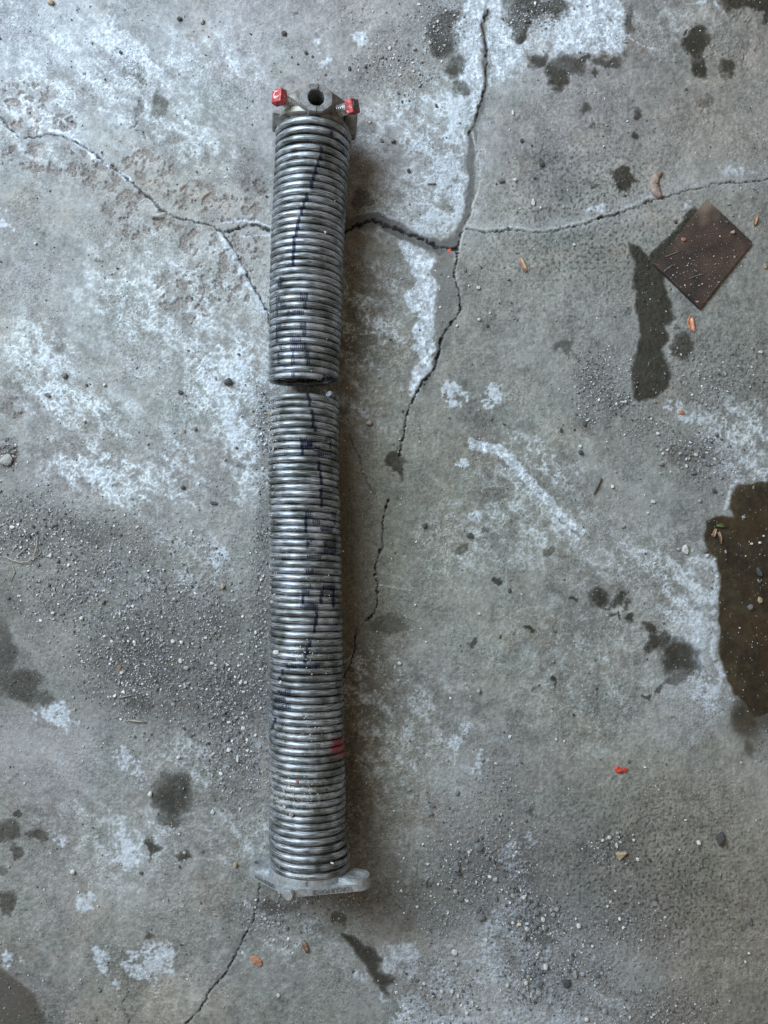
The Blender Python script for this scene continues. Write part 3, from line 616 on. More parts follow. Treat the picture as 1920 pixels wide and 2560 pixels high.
UP_TOPS = [275, 295.7, 318.4, 341, 363.4, 383.3, 402, 420.5, 438.6, 456.7, 474, 492, 510, 528.5, 546, 564, 582, 600, 618, 635.8, 653.6, 671.4, 689, 707, 724.7, 742, 759.3, 776.8, 794.4, 812, 830.5, 849, 867.3, 885, 902.2, 919.5, 936.7, 954]
LO_TOPS = [971, 988.5, 1005.7, 1023, 1040.2, 1057.4, 1074.7, 1092, 1110, 1129, 1147, 1164.3, 1181.5, 1198.6, 1216, 1233, 1250.6, 1268.2, 1286, 1304, 1321, 1338.4, 1356, 1373.5, 1391, 1409, 1426.5, 1444.5, 1462.6, 1480.6, 1498.2, 1516, 1534, 1552, 1570.4, 1588.5, 1607, 1625, 1642.8, 1661, 1679, 1697.4, 1715.5, 1733.5, 1753, 1772, 1790.6, 1809, 1827.5, 1846, 1865, 1884, 1903, 1921.6, 1940.4, 1959, 1978, 1996, 2014.5, 2033.5, 2052, 2070.5, 2089.5, 2109, 2130, 2152, 2174, 2196, 2214]

def wire(name, body, tops, k0, t0, t1, marks, reds, dusts, parent):
    tops = np.array(tops, dtype=float)
    # axial y of the centre line at every turn's top
    yc = []
    for py in tops:
        y = at(760, py, 0.07).y
        for _ in range(6):
            cx, R, cz = body.at(y)
            zt = cz + (R + WR) * body.nz
            yt = at(760, py, zt).y
            y = yt - (R + WR) * body.ny
        yc.append(y)
    yc = np.array(yc); tt = np.arange(len(tops)) + k0
    # angles: fine over the top half, coarse below
    one = np.concatenate([np.linspace(-0.27, 0.27, 132, endpoint=False), np.linspace(0.27, 0.73, 34, endpoint=False)])
    ts = np.concatenate([one + k for k in range(int(math.floor(t0)) - 1, int(math.ceil(t1)) + 2)])
    ts = np.unique(np.concatenate([[t0], ts[(ts > t0) & (ts < t1)], [t1]]))
    y = np.interp(ts, tt, yc)
    # a little irregularity in how the turns nest
    y = y + 0.00010 * np.sin(ts * 2.3) + 0.00006 * np.sin(ts * 7.1 + 1)
    cx, R, cz = body.at(y)
    ph = ts * 2 * np.pi
    P = np.stack([cx + R * np.sin(ph), y + R * np.cos(ph) * body.ny, cz + R * np.cos(ph) * body.nz], -1)
    T = np.gradient(P, axis=0); T /= np.linalg.norm(T, axis=1)[:, None]
    rad = np.stack([np.sin(ph), np.cos(ph) * body.ny, np.cos(ph) * body.nz], -1)
    rad -= (rad * T).sum(1)[:, None] * T; rad /= np.linalg.norm(rad, axis=1)[:, None]
    B = np.cross(T, rad)
    NS = 12
    a = np.arange(NS) / NS * 2 * np.pi
    wr = np.full(len(ts), WR)
    V = P[:, None, :] + wr[:, None, None] * (np.cos(a)[None, :, None] * rad[:, None, :] + np.sin(a)[None, :, None] * B[:, None, :])
    n = len(ts)
    V = V.reshape(-1, 3)
    i = np.arange(n - 1)[:, None] * NS; j = np.arange(NS)[None, :]; j2 = (j + 1) % NS
    F = np.stack([i + j, i + j2, i + NS + j2, i + NS + j], -1).reshape(-1, 4)
    s = np.concatenate([[0], np.cumsum(np.linalg.norm(np.diff(P, axis=0), axis=1))])
    me = mesh_np(name, V, F, True)
    al = me.attributes.new('along', 'FLOAT_VECTOR', 'POINT')
    A = np.zeros((n, NS, 3), dtype=f32); A[:, :, 0] = s[:, None]; A[:, :, 1] = (np.abs(a - np.pi) * WR)[None, :]
    al.data.foreach_set('vector', A.ravel())
    vx, vy = to_px(V[:, 0], V[:, 1], V[:, 2])
    upf = V[:, 2] > np.repeat(cz, NS) + 0.1 * R.mean()
    ink = np.zeros(len(V), dtype=f32)
    wob = perlin(vx / 5, vy / 3, 17)
    for (x0, x1, y0, y1, hatch, st) in marks:
        jx = 1.6 * perlin(vx / 9, vy / 6, 23); jy = 3.0 * perlin(vx / 6, vy / 9, 29)
        m = (vx + jx > x0) & (vx + jx < x1) & (vy + jy > y0) & (vy + jy < y1) & upf
        if hatch:
            h = np.clip(0.80 + 0.45 * np.sin((vx - x0) * 2 * np.pi / hatch + 0.4 * vy / 6), 0, 1)
        else:
            h = 0.95
        ink[m] = np.maximum(ink[m], (st * h * np.clip(1.0 + 0.6 * wob, 0.55, 1))[m] if hatch else (st * np.clip(1.0 + 0.6 * wob, 0.6, 1))[m])
    crown = np.tile(sstep(-0.15, 0.35, np.cos(a)), n)
    ink *= crown
    red = np.zeros(len(V), dtype=f32)
    for (rx, ry, ra, rb, rs) in reds:
        d = np.sqrt(((vx - rx) / ra) ** 2 + ((vy - ry) / rb) ** 2)
        red = np.maximum(red, rs * sstep(1.25, 0.3, d + 0.5 * wob) * (0.35 + 0.65 * crown))
    dust = np.zeros(len(V), dtype=f32)
    dn = fbm(vx.astype(f32), (vy * 1.0).astype(f32), 9, 3, 61) + 0.3 * perlin(vx / 2.2, vy / 2.2, 63)
    for (rx, ry, ra, rb, rs) in dusts:
        d = np.sqrt(((vx - rx) / ra) ** 2 + ((vy - ry) / rb) ** 2)
        dust = np.maximum(dust, sstep(0.05, 0.35, dn + rs * 0.5 - 0.35) * sstep(1.2, 0.3, d) * 0.85)
    dust[~upf] = 0
    set_float_attr(me, 'ink', np.clip(ink, 0, 1)); set_float_attr(me, 'red', red); set_float_attr(me, 'dust', dust)
    o = link(name, me, M_COIL, parent)
    return o, P, T

def bars(lst, w=8.5, st=0.88):
    return [(x - w / 2, x + w / 2, a - 2, b + 2, 0, st) for (x, a, b) in lst]
def txt(lst, hatch=5.2, st=.95):
    return [(*q, hatch, st) for q in lst]

up_marks = bars([(829, 328, 344), (803, 366, 381), (801, 386, 400), (795, 402, 417), (789, 420, 434), (784.6, 437, 451), (779, 455, 471), (766, 485, 500), (760, 504, 519), (753.6, 521, 537), (748, 544, 555), (744, 557, 572), (740, 574, 590), (735, 593, 607), (735, 609, 625), (733, 627, 642), (732.5, 646, 661)]) + txt([
    (696, 709, 692, 701), (693, 706, 704, 716), (690, 701, 742, 752), (690, 695, 757, 771), (701, 717, 758, 768), (689, 695, 773, 790), (750, 770, 734, 751), (757, 768, 755, 774), (717, 761, 776, 786), (689, 704, 808, 822), (750, 767, 807, 822), (689, 694, 824, 840), (756, 765, 825, 841),
    (689, 695, 843, 857), (725, 754, 843, 855), (725, 767, 861, 875), (698, 704, 865, 875), (692, 698, 879, 892), (728, 736, 879, 894), (761, 773, 879, 894), (692, 700, 896, 909), (726, 737, 896, 911), (765, 775, 896, 912), (728, 737, 931, 943), (704, 732, 912, 917)])
lo_marks = bars([(770, 979, 997), (774.5, 999, 1014), (780, 1026, 1033), (783, 1034, 1066), (788, 1069, 1079), (755, 1105, 1121), (756, 1122, 1137), (797, 1155, 1175), (801, 1176, 1190), (803, 1193, 1209), (803, 1222, 1242), (804, 1248, 1267), (765, 1297, 1331), (805, 1476, 1491), (834, 1476, 1491), (757, 1492, 1509), (802, 1493, 1509), (833, 1493, 1515), (792, 1529, 1543), (790, 1545, 1562), (786, 1564, 1581), (774, 1600, 1617), (768, 1620, 1636), (762, 1638, 1654), (706, 1674, 1687), (700, 1692, 1703), (688, 1796, 1806), (682, 1810, 1822)], 7.5, .92) + txt([
    (748, 767, 1092, 1102), (811, 830, 1091, 1104), (750, 780, 1104, 1118), (823, 830, 1105, 1121), (768, 781, 1105, 1118), (786, 801, 1116, 1128), (792, 831, 1127, 1139), (762, 781, 1279, 1294), (827, 841, 1279, 1294), (781, 800, 1298, 1312), (834, 840, 1298, 1312), (801, 833, 1316, 1331), (833, 839, 1334, 1350),
    (768, 784, 1345, 1354), (809, 819, 1353, 1367), (833, 841, 1353, 1367), (764, 773, 1357, 1372), (809, 841, 1370, 1385), (767, 806, 1386, 1397), (761, 784, 1422, 1436), (768, 779, 1460, 1470), (806, 839, 1463, 1474), (753, 776, 1475, 1488), (751, 795, 1510, 1523), (715, 801, 1657, 1672), (693, 729, 1725, 1737), (685, 714, 1743, 1757), (682, 728, 1763, 1776)])
lo_dust = [(680, 1060, 30, 80, .75), (680, 1300, 18, 160, .35), (760, 1640, 110, 60, .35), (755, 1845, 110, 60, .5), (720, 1985, 130, 70, .8), (765, 1790, 60, 40, .4), (740, 2200, 90, 20, .5), (700, 1480, 60, 60, .3), (770, 1450, 60, 30, .5)]
up_dust = [(740, 300, 90, 60, .25), (770, 780, 60, 60, .2), (690, 330, 40, 60, .3)]

def spring_root(name, loc):
    e = bpy.data.objects.new(name, None); e.empty_display_size = 0.02
    COL.objects.link(e); e.location = loc
    return e
def keep(o, root):
    """parent without moving"""
    o.parent = root; o.matrix_parent_inverse = Matrix.Translation(-Vector(root.location))

cU = UPPER.at(UPPER.y[0]); rootU = spring_root('broken_torsion_spring', (float(cU[0]), float(UPPER.y[0]), 0))
tag(rootU, 'shorter upper half of the snapped steel torsion spring with red screws on its end fitting', 'garage door spring', 'two halves of the snapped torsion spring')
cL = LOWER.at(LOWER.y[0]); rootL = spring_root('broken_torsion_spring', (float(cL[0]), float(LOWER.y[0]), 0))
tag(rootL, 'longer lower half of the snapped torsion spring, ending in a pale two-eared mounting flange', 'garage door spring', 'two halves of the snapped torsion spring')

coilU, PU, TU = wire('coil', UPPER, UP_TOPS, 0, 0.72, 36 + 0.10, up_marks, [(672, 480, 10, 60, .25)], up_dust, None); keep(coilU, rootU)
coilL, PL, TL = wire('coil', LOWER, LO_TOPS, -1, -1 + 0.155, 66.6, lo_marks, [(848, 1868, 28, 30, .85), (862, 1880, 14, 22, .95)], lo_dust, None); keep(coilL, rootL)

def cap(P, T, sign, root, jag):
    """snapped end face of the wire"""
    bm = bmesh.new(); t = Vector(T) * sign; p = Vector(P)
    q = t.to_track_quat('Z', 'Y').to_matrix().to_4x4(); q.translation = p
    n = 14; ring = [bm.verts.new(q @ Vector((WR * .985 * math.cos(2 * math.pi * i / n), WR * .985 * math.sin(2 * math.pi * i / n), -0.0004))) for i in range(n)]
    ring2 = [bm.verts.new(q @ Vector((WR * .93 * math.cos(2 * math.pi * i / n), WR * .93 * math.sin(2 * math.pi * i / n), jag * math.cos(2 * math.pi * i / n + .6) + 0.0004 + random.uniform(0, .0003)))) for i in range(n)]
    c = bm.verts.new(q @ Vector((0, 0, 0.0006)))
    for i in range(n):
        bm.faces.new((ring[i], ring[(i + 1) % n], ring2[(i + 1) % n], ring2[i])); bm.faces.new((ring2[i], ring2[(i + 1) % n], c))
    o = bm_obj('broken_end', bm, M_FRACT); keep(o, root)
cap(PU[-1], TU[-1], 1, rootU, 0.0018); cap(PL[0], TL[0], -1, rootL, 0.0010)

# ------------------------------------------------------------------ winding fitting on the upper half
hub_c = at(787.0, 300, 0.0425)
slopeU = math.atan(UPPER.slope)
Rz = math.atan2(-(UPPER.cx[-1] - UPPER.cx[0]), (UPPER.y[-1] - UPPER.y[0]))
MU = Matrix.Translation(hub_c) @ Matrix.Rotation(Rz, 4, 'Z') @ Matrix.Rotation(slopeU, 4, 'X') @ Matrix.Rotation(math.radians(7.5), 4, 'Y')

def section_loft(fn, ys, n=96):
    """rings of radius fn(y, theta); theta = 0 is up"""
    bm = bmesh.new(); rings = []
    for k, y in enumerate(ys):
        r = []
        for i in range(n):
            th = 2 * math.pi * i / n
            yy, rr = fn(k, y, th)
            r.append(bm.verts.new((rr * math.sin(th), yy, rr * math.cos(th))))
        rings.append(r)
    for a, b in zip(rings[:-1], rings[1:]):
        for i in range(n):
            bm.faces.new((a[i], a[(i + 1) % n], b[(i + 1) % n], b[i]))
    bm.faces.new(rings[0]); bm.faces.new(rings[-1][::-1])
    return bm

def diamond(th, flat, vert):
    t = (th + math.pi / 4) % (math.pi / 2) - math.pi / 4        # angle from the nearest socket direction
    a = abs(t)
    r1 = flat / max(math.cos(math.pi / 4 - a), .2)
    r2 = vert / max(math.cos(a), .2)
    k = 9
    return (r1 ** -k + r2 ** -k) ** (-1 / k)

def front_y(th):
    d = math.degrees(th); d = d - 360 if d > 180 else d       # -180..180, + is right
    pts = [(-180, -.0095), (-90, -.0075), (-50, -.0093), (0, -.0121), (50, -.0155), (80, -.0190), (96, -.0220), (112, -.0215), (125, -.0115), (180, -.0095)]
    for (a, va), (b, vb) in zip(pts[:-1], pts[1:]):
        if a <= d <= b: return va + (vb - va) * (d - a) / (b - a)
    return -.005
def hub_fn(k, y, th):
    if k == 0: return front_y(th), 0.0322
    if k == 1: return front_y(th) + 0.0012, 0.0338
    if k == 2: return min(front_y(th) + 0.0055, 0.002), 0.0334
    if k == 3: return min(front_y(th) + 0.0085, 0.005), 0.5 * 0.0328 + .5 * diamond(th, 0.0262, 0.0336)
    if k == 4: return 0.0065, diamond(th, 0.0258, 0.0334)
    if k == 5: return 0.0135, diamond(th, 0.0258, 0.0334)
    return 0.0150, diamond(th, 0.0245, 0.0325)
bm = section_loft(hub_fn, range(7), 120)
hub = bm_obj('winding_cone', bm, M_CAST, None, True)
bmc = bmesh.new()
for k in range(4):
    m = Matrix.Rotation(k * math.pi / 2, 4, 'Y')
    bmesh.ops.create_cone(bmc, cap_ends=True, segments=28, radius1=0.00720, radius2=0.00720, depth=0.034, matrix=m @ Matrix.Translation((0, 0, 0.032)))
cut = bm_obj('cutter', bmc, None)
bmd = bmesh.new(); bmesh.ops.create_cone(bmd, cap_ends=True, segments=36, radius1=0.0128, radius2=0.0128, depth=0.09, matrix=Matrix.Rotation(math.pi / 2, 4, 'X'))
cut2 = bm_obj('cutter', bmd, None)
for c_ in (cut, cut2):
    bo = hub.modifiers.new('b', 'BOOLEAN'); bo.operation = 'DIFFERENCE'; bo.solver = 'EXACT'; bo.object = c_
dg = bpy.context.evaluated_depsgraph_get()
hm = bpy.data.meshes.new_from_object(hub.evaluated_get(dg))
hub.modifiers.clear(); hub.data = hm
if len(hm.materials) == 0: hm.materials.append(M_CAST)
for i_ in range(len(hm.materials)): hm.materials[i_] = M_CAST
hm.set_sharp_from_angle(angle=math.radians(38))
bpy.data.objects.remove(cut, do_unlink=True); bpy.data.objects.remove(cut2, do_unlink=True)
def put(o, M, root, parent=None):
    """place a part in the thing's frame (all things stand unrotated)"""
    W = M
    if parent is not None:
        o.parent = parent; o.matrix_parent_inverse = Matrix.Identity(4)
        o.matrix_local = M                         # M is relative to the parent here
    else:
        o.parent = root; o.matrix_local = Matrix.Translation(-Vector(root.location)) @ W
put(hub, MU, rootU)

# threads of the cone inside the first turns
bm = section_loft(lambda k, y, th: (y, [0.0255, 0.0285, 0.0300][k]), [-0.050, -0.020, -0.003], 40)
o = bm_obj('threaded_core', bm, M_CAST, None, True); put(o, MU, rootU)

def collar_mesh():
    bm = bmesh.new(); n = 32
    def ring(fn, z): return [bm.verts.new((fn(2 * math.pi * i / n) * math.cos(2 * math.pi * i / n), fn(2 * math.pi * i / n) * math.sin(2 * math.pi * i / n), z)) for i in range(n)]
    def octo(r):
        def f(t):
            a = (t + math.pi / 8) % (math.pi / 4) - math.pi / 8
            return (r / math.cos(a)) * .78 + r * 1.045 * .22
        return f
    circ = lambda r: (lambda t: r)
    rs = [ring(octo(0.0150), 0.0265), ring(octo(0.0144), 0.0320), ring(octo(0.0140), 0.0362), ring(octo(0.0131), 0.0372), ring(circ(0.0077), 0.0373), ring(circ(0.00700), 0.0366), ring(circ(0.00695), 0.0170)]
    for a, b in zip(rs[:-1], rs[1:]):
        for i in range(n): bm.faces.new((a[i], a[(i + 1) % n], b[(i + 1) % n], b[i]))
    for v in bm.verts:
        if v.co.xy.length > 0.009: v.co.y *= 0.86
        v.co += Vector((random.uniform(-1, 1), random.uniform(-1, 1), random.uniform(-1, 1))) * 0.00012
    return bm
col0 = None
for k in range(4):
    if col0 is None:
        o = bm_obj('bar_socket', collar_mesh(), M_COLLAR, None, False); col0 = o
    else:
        o = col0.copy(); COL.objects.link(o)
    o.parent = hub; o.matrix_parent_inverse = Matrix.Identity(4)
    o.matrix_local = Matrix.Rotation(k * math.pi / 2, 4, 'Y')
# casting seam over the top socket
bm = bmesh.new()
for (y0, y1, z) in ((0.0072, 0.0115, 0.0375), (-0.0115, -0.0072, 0.0375)):
    bmesh.ops.create_cube(bm, size=1, matrix=Matrix.Translation((0.0004, (y0 + y1) / 2, z)) @ Matrix.Diagonal((0.00045, y1 - y0, 0.0006, 1)))
bmesh.ops.create_cube(bm, size=1, matrix=Matrix.Translation((0.0004, -0.0128, 0.0338)) @ Matrix.Rotation(math.radians(66), 4, 'X') @ Matrix.Diagonal((0.00045, 0.0070, 0.0006, 1)))
o = bm_obj('casting_seam', bm, M_SEAM); o.parent = hub; o.matrix_parent_inverse = Matrix.Identity(4)

def screw(ang, zface, zend, label, worn, spin):
    """square headed set screw pointing out of a slanted face; z is the distance from the axis"""
    root = bpy.data.objects.new('set_screw', None); COL.objects.link(root)
    bm = bmesh.new(); n = 20; r0, r1 = 0.00415, 0.00515; pitch = 0.0020; steps = 10
    z0 = zface - 0.003; z1 = zend - 0.0060; turns = (z1 - z0) / pitch; N = int(turns * n)
    prev = None
    rings = []
    for i in range(int((z1 - z0) / (pitch / 4)) + 1):
        z = z0 + i * pitch / 4
        ring = []
        for j in range(n):
            ph = 2 * math.pi * j / n
            w = ((z / pitch) + j / n) % 1.0
            rr = r0 + (r1 - r0) * (1 - abs(2 * w - 1))
            ring.append(bm.verts.new((rr * math.cos(ph), rr * math.sin(ph), z)))
        rings.append(ring)
    for a, b in zip(rings[:-1], rings[1:]):
        for j in range(n): bm.faces.new((a[j], a[(j + 1) % n], b[(j + 1) % n], b[j]))
    th = bm_obj('thread', bm, M_ZINC, None, False); th.parent = root
    bm = bmesh.new(); s = 0.0119
    bmesh.ops.create_cube(bm, size=1, matrix=Matrix.Translation((0, 0, zend - 0.0036)) @ Matrix.Diagonal((s, s, 0.0072, 1)))
    for v in bm.verts:
        if v.co.z > zend - 0.003: v.co.x *= .93; v.co.y *= .93
    hd = bm_obj('head', bm, M_RED, None, False, 0.0008, 2); hd.parent = root
    bm = bmesh.new()
    if worn:
        bmesh.ops.create_cone(bm, cap_ends=True, segments=20, radius1=0.0045, radius2=0.0041, depth=0.0007, matrix=Matrix.Translation((0.0, 0, zend + 0.0002)))
        mk = bm_obj('worn_end', bm, M_WORN)
    else:
        pts = [(0.0022 * math.cos(a) - 0.0004, 0.0026 * math.sin(a) + .0006) for a in np.linspace(math.radians(60), math.radians(285), 9)] + [(0.0012, -0.0022), (0.0030, -0.0012)]
        for (a, b) in zip(pts[:-1], pts[1:]):
            d = Vector((b[0] - a[0], b[1] - a[1])); l = d.length
            bmesh.ops.create_cube(bm, size=1, matrix=Matrix.Translation(((a[0] + b[0]) / 2, (a[1] + b[1]) / 2, zend + 0.00012)) @ Matrix.Rotation(math.atan2(d.y, d.x), 4, 'Z') @ Matrix.Diagonal((l * 1.15, 0.00062, 0.0003, 1)))
        mk = bm_obj('chalk_mark', bm, M_CHALK)
    mk.parent = root
    root.parent = rootU
    root.matrix_local = Matrix.Translation(-Vector(rootU.location)) @ MU @ Matrix.Rotation(ang, 4, 'Y') @ Matrix.Rotation(spin, 4, 'Z')
    root['label'] = label
    return root
screw(math.radians(-45), 0.0262, 0.0480, 'red painted square head with a chalk mark on its end', False, math.radians(-4))
screw(math.radians(47), 0.0262, 0.0465, 'red painted square head with a bare worn end', True, math.radians(22))

# ------------------------------------------------------------------ stationary flange on the lower half
fl_c = at(771.5, 2187, 0.0400)
slopeL = math.atan(LOWER.slope)
ML = Matrix.Translation(fl_c) @ Matrix.Rotation(slopeL, 4, 'X') @ Matrix.Rotation(math.radians(-17.5), 4, 'Y')
def hull(circs, n=28):
    pts = []
    for (cx, cz, r) in circs:
        for i in range(n):
            a = 2 * math.pi * i / n; pts.append((cx + r * math.cos(a), cz + r * math.sin(a)))
    pts = sorted(set(pts))
    def half(ps):
        h = []
        for p in ps:
            while len(h) >= 2 and (h[-1][0] - h[-2][0]) * (p[1] - h[-2][1]) - (h[-1][1] - h[-2][1]) * (p[0] - h[-2][0]) <= 1e-12: h.pop()
            h.append(p)
        return h
    lo = half(pts); hi = half(pts[::-1])
    return lo[:-1] + hi[:-1]
def plate(outline, y0, y1):
    bm = bmesh.new()
    a = [bm.verts.new((x, y0, z)) for x, z in outline]; b = [bm.verts.new((x, y1, z)) for x, z in outline]
    n = len(outline)
    for i in range(n): bm.faces.new((a[i], a[(i + 1) % n], b[(i + 1) % n], b[i]))
    bm.faces.new(a[::-1]); bm.faces.new(b)
    return bm
RA = 0.0372; RE = 0.0120; EX = 0.0425
outl = hull([(0, 0.0262, 0.0110), (0, -0.0262, 0.0110), (-EX, 0, RE), (EX, 0, RE), (0, 0, 0.0300)])
bm = plate(outl, -0.0038, 0.0020)
flange = bm_obj('mounting_flange', bm, M_ALU, None, False)
bm = plate(hull([(-EX, 0.0003, RE - .0006), (EX, 0.0003, RE - .0006)]), 0.0005, 0.0056)       # thick bar through both ears
pad = bm_obj('cutter', bm, M_ALU)
bm = bmesh.new()
for sx in (-1, 1):
    for q in range(9):
        pass
    bmesh.ops.create_cone(bm, cap_ends=True, segments=26, radius1=0.0054, radius2=0.0054, depth=0.05, matrix=Matrix.Translation((sx * 0.0432, 0, 0)) @ Matrix.Diagonal((1.35, 1, 1, 1)) @ Matrix.Rotation(math.pi / 2, 4, 'X'))
bmesh.ops.create_cone(bm, cap_ends=True, segments=40, radius1=0.0165, radius2=0.0165, depth=0.05, matrix=Matrix.Rotation(math.pi / 2, 4, 'X'))
cut = bm_obj('cutter', bm, None)
u_ = flange.modifiers.new('u', 'BOOLEAN'); u_.operation = 'UNION'; u_.solver = 'EXACT'; u_.object = pad
d_ = flange.modifiers.new('d', 'BOOLEAN'); d_.operation = 'DIFFERENCE'; d_.solver = 'EXACT'; d_.object = cut
dg = bpy.context.evaluated_depsgraph_get()
hm = bpy.data.meshes.new_from_object(flange.evaluated_get(dg)); flange.modifiers.clear(); flange.data = hm
hm.materials.clear(); hm.materials.append(M_ALU)
for p in hm.polygons: p.material_index = 0
bv = flange.modifiers.new('bevel', 'BEVEL'); bv.width = 0.00035; bv.segments = 2; bv.limit_method = 'ANGLE'; bv.angle_limit = math.radians(40)
bpy.data.objects.remove(cut, do_unlink=True); bpy.data.objects.remove(pad, do_unlink=True)
put(flange, ML, rootL)
bm = section_loft(lambda k, y, th: (y, [0.0330, 0.0333, 0.0325, 0.0300, 0.0270, 0.0255][k]), [0.0016, 0.0050, 0.0085, 0.0100, 0.020, 0.055], 72)
o = bm_obj('neck', bm, M_ALU, None, True); o.data.set_sharp_from_angle(angle=math.radians(30)); put(o, ML, rootL)
# round stud head on the flange's crown
bm = bmesh.new()
bmesh.ops.create_cone(bm, cap_ends=True, segments=24, radius1=0.0043, radius2=0.0041, depth=0.0046, matrix=Matrix.Translation((0, -0.0006, 0.0398)) @ Matrix.Rotation(math.radians(4), 4, 'X'))
bmesh.ops.create_cube(bm, size=1, matrix=Matrix.Translation((0, -0.0046, 0.0345)) @ Matrix.Diagonal((0.0058, 0.0022, 0.007, 1)))
o = bm_obj('stud_head', bm, M_ALU, None, False, 0.0004, 2); put(o, Matrix.Identity(4), rootL, flange)

# cast lettering on the rim
def lettering(s, size, ext):
    cu = bpy.data.curves.new('lettering', 'FONT'); cu.body = s; cu.size = size; cu.extrude = ext
    cu.align_x = 'CENTER'; cu.align_y = 'CENTER'; cu.offset = 0.00010; cu.resolution_u = 3
    tmp = bpy.data.objects.new('tmp', cu); COL.objects.link(tmp)
    dg = bpy.context.evaluated_depsgraph_get()
    m_ = bpy.data.meshes.new_from_object(tmp.evaluated_get(dg))
    bpy.data.objects.remove(tmp, do_unlink=True)
    m_.materials.clear(); m_.materials.append(M_LETTER)
    return m_
def rim_text(s, size, side, frac, name):
    # straight rim run between the crown circle and an ear circle
    ax, az, ar = 0, 0.0262, 0.0110; bx, bz, br = side * EX, 0, RE
    d = Vector((bx - ax, 0, bz - az)); L = d.length; d.normalize()
    nrm = Vector((-d.z, 0, d.x)) if side > 0 else Vector((d.z, 0, -d.x))
    if nrm.z < 0: nrm = -nrm
    p = Vector((ax, 0, az)) + d * (L * frac) + nrm * (ar + (br - ar) * frac - 0.0001)
    p.y = -0.0009
    xdir = -d if side > 0 else d         # reads from the far side: tops of the letters point outwards (-y)
    ydir = Vector((0, -1, 0)); zdir = xdir.cross(ydir)
    if zdir.dot(nrm) < 0: xdir = -xdir; zdir = xdir.cross(ydir)
    M = Matrix((xdir, ydir, zdir)).transposed().to_4x4(); M.translation = p
    o = link(name, lettering(s, size, 0.0007)); put(o, M, rootL, flange)
rim_text('TORQUE FORCE', 0.0044, 1, 0.56, 'lettering')
rim_text('MADE IN CHINA', 0.0040, -1, 0.58, 'lettering')
o = link('cast_number', lettering('2', 0.0045, 0.0003))
a_ = math.radians(20)
xd = Vector((-math.cos(a_), 0, math.sin(a_))); zd = Vector((math.sin(a_), 0, math.cos(a_))); yd = Vector((0, -1, 0))
Mx = Matrix((xd, yd, zd)).transposed().to_4x4(); Mx.translation = zd * 0.0333 + Vector((0, 0.0056, 0))
put(o, Mx, rootL, flange)

# ------------------------------------------------------------------ loose stones
t_ = (1 + 5 ** .5) / 2
ICO_V = np.array([(-1, t_, 0), (1, t_, 0), (-1, -t_, 0), (1, -t_, 0), (0, -1, t_), (0, 1, t_), (0, -1, -t_), (0, 1, -t_), (t_, 0, -1), (t_, 0, 1), (-t_, 0, -1), (-t_, 0, 1)]) / math.hypot(1, t_)
ICO_F = np.array([(0, 11, 5), (0, 5, 1), (0, 1, 7), (0, 7, 10), (0, 10, 11), (1, 5, 9), (5, 11, 4), (11, 10, 2), (10, 7, 6), (7, 1, 8), (3, 9, 4), (3, 4, 2), (3, 2, 6), (3, 6, 8), (3, 8, 9), (4, 9, 5), (2, 4, 11), (6, 2, 10), (8, 6, 7), (9, 8, 1)])

def grit_mat():
    m, nt, b = new_mat('loose_grit')
    a = nt.nodes.new('ShaderNodeAttribute'); a.attribute_name = 'stone'
    nt.links.new(a.outputs['Color'], b.inputs['Base Color']); b.inputs['Roughness'].default_value = 0.85; b.inputs['Specular IOR Level'].default_value = 0.3
    return m
M_GRIT = grit_mat()
def stones_mesh(name, X, Y, Zb, S, C):
    n = len(X)
    V = np.repeat(ICO_V[None], n, 0) * rng.uniform(0.45, 1.4, (n, 12, 1))
    V[:, :, 0] *= rng.uniform(0.7, 1.4, (n, 1)); V[:, :, 1] *= rng.uniform(.7, 1.2, (n, 1)); V[:, :, 2] *= rng.uniform(0.5, 0.9, (n, 1))
    a = rng.uniform(0, 2 * np.pi, n); c, s = np.cos(a)[:, None], np.sin(a)[:, None]
    x = V[:, :, 0] * c - V[:, :, 1] * s; y = V[:, :, 0] * s + V[:, :, 1] * c
    P = np.stack([x * S[:, None] + X[:, None], y * S[:, None] + Y[:, None], V[:, :, 2] * S[:, None] + (Zb + S * 0.45)[:, None]], -1)
    F = (ICO_F[None] + (np.arange(n) * 12)[:, None, None]).reshape(-1, 3)
    me = mesh_np(name, P.reshape(-1, 3), F, False)
    set_color_attr(me, 'stone', np.repeat(C, 12, 0))
    return me

def on_floor_mask(x, y):
    """True where the floor is free (not under the spring)"""
    px, py = to_px(x, y, 0.0)
    return ~((px > 668) & (px < 846) & (py > 250) & (py < 2190))
NG = 28000
cand = 300000
cx_ = rng.uniform(-0.37, 0.37, cand); cy_ = rng.uniform(-0.44, 0.54, cand)
ii = np.clip(np.searchsorted(cxs, cx_), 0, NX - 1); jj = np.clip(np.searchsorted(cys, cy_), 0, NY - 1)
dens = GRIT[jj, ii] ** 1.3 * (0.6 + 1.8 * np.clip(N60[jj, ii] + .25, 0, 1)) + 0.022
ok = (rng.uniform(0, 1, cand) < dens) & on_floor_mask(cx_, cy_)
sel = np.nonzero(ok)[0][:NG]
X = cx_[sel]; Y = cy_[sel]; zz = hgt[jj[sel], ii[sel]]
S = 0.00044 * np.exp(rng.normal(0, 0.52, len(X))); S = np.clip(S, 0.00022, 0.0014)
tone = rng.uniform(0, 1, len(X))
br = np.where(tone < 0.30, rng.uniform(0.06, 0.16, len(X)), np.where(tone < 0.78, rng.uniform(0.2, 0.36, len(X)), rng.uniform(0.45, 0.7, len(X))))
hue = rng.normal(0, 0.05, len(X))
C = np.stack([br * (1 + hue), br, br * (1 - hue * 1.1)], -1)
me = stones_mesh('gravel', X, Y, zz, S, C)
g = link('gravel', me, M_GRIT)
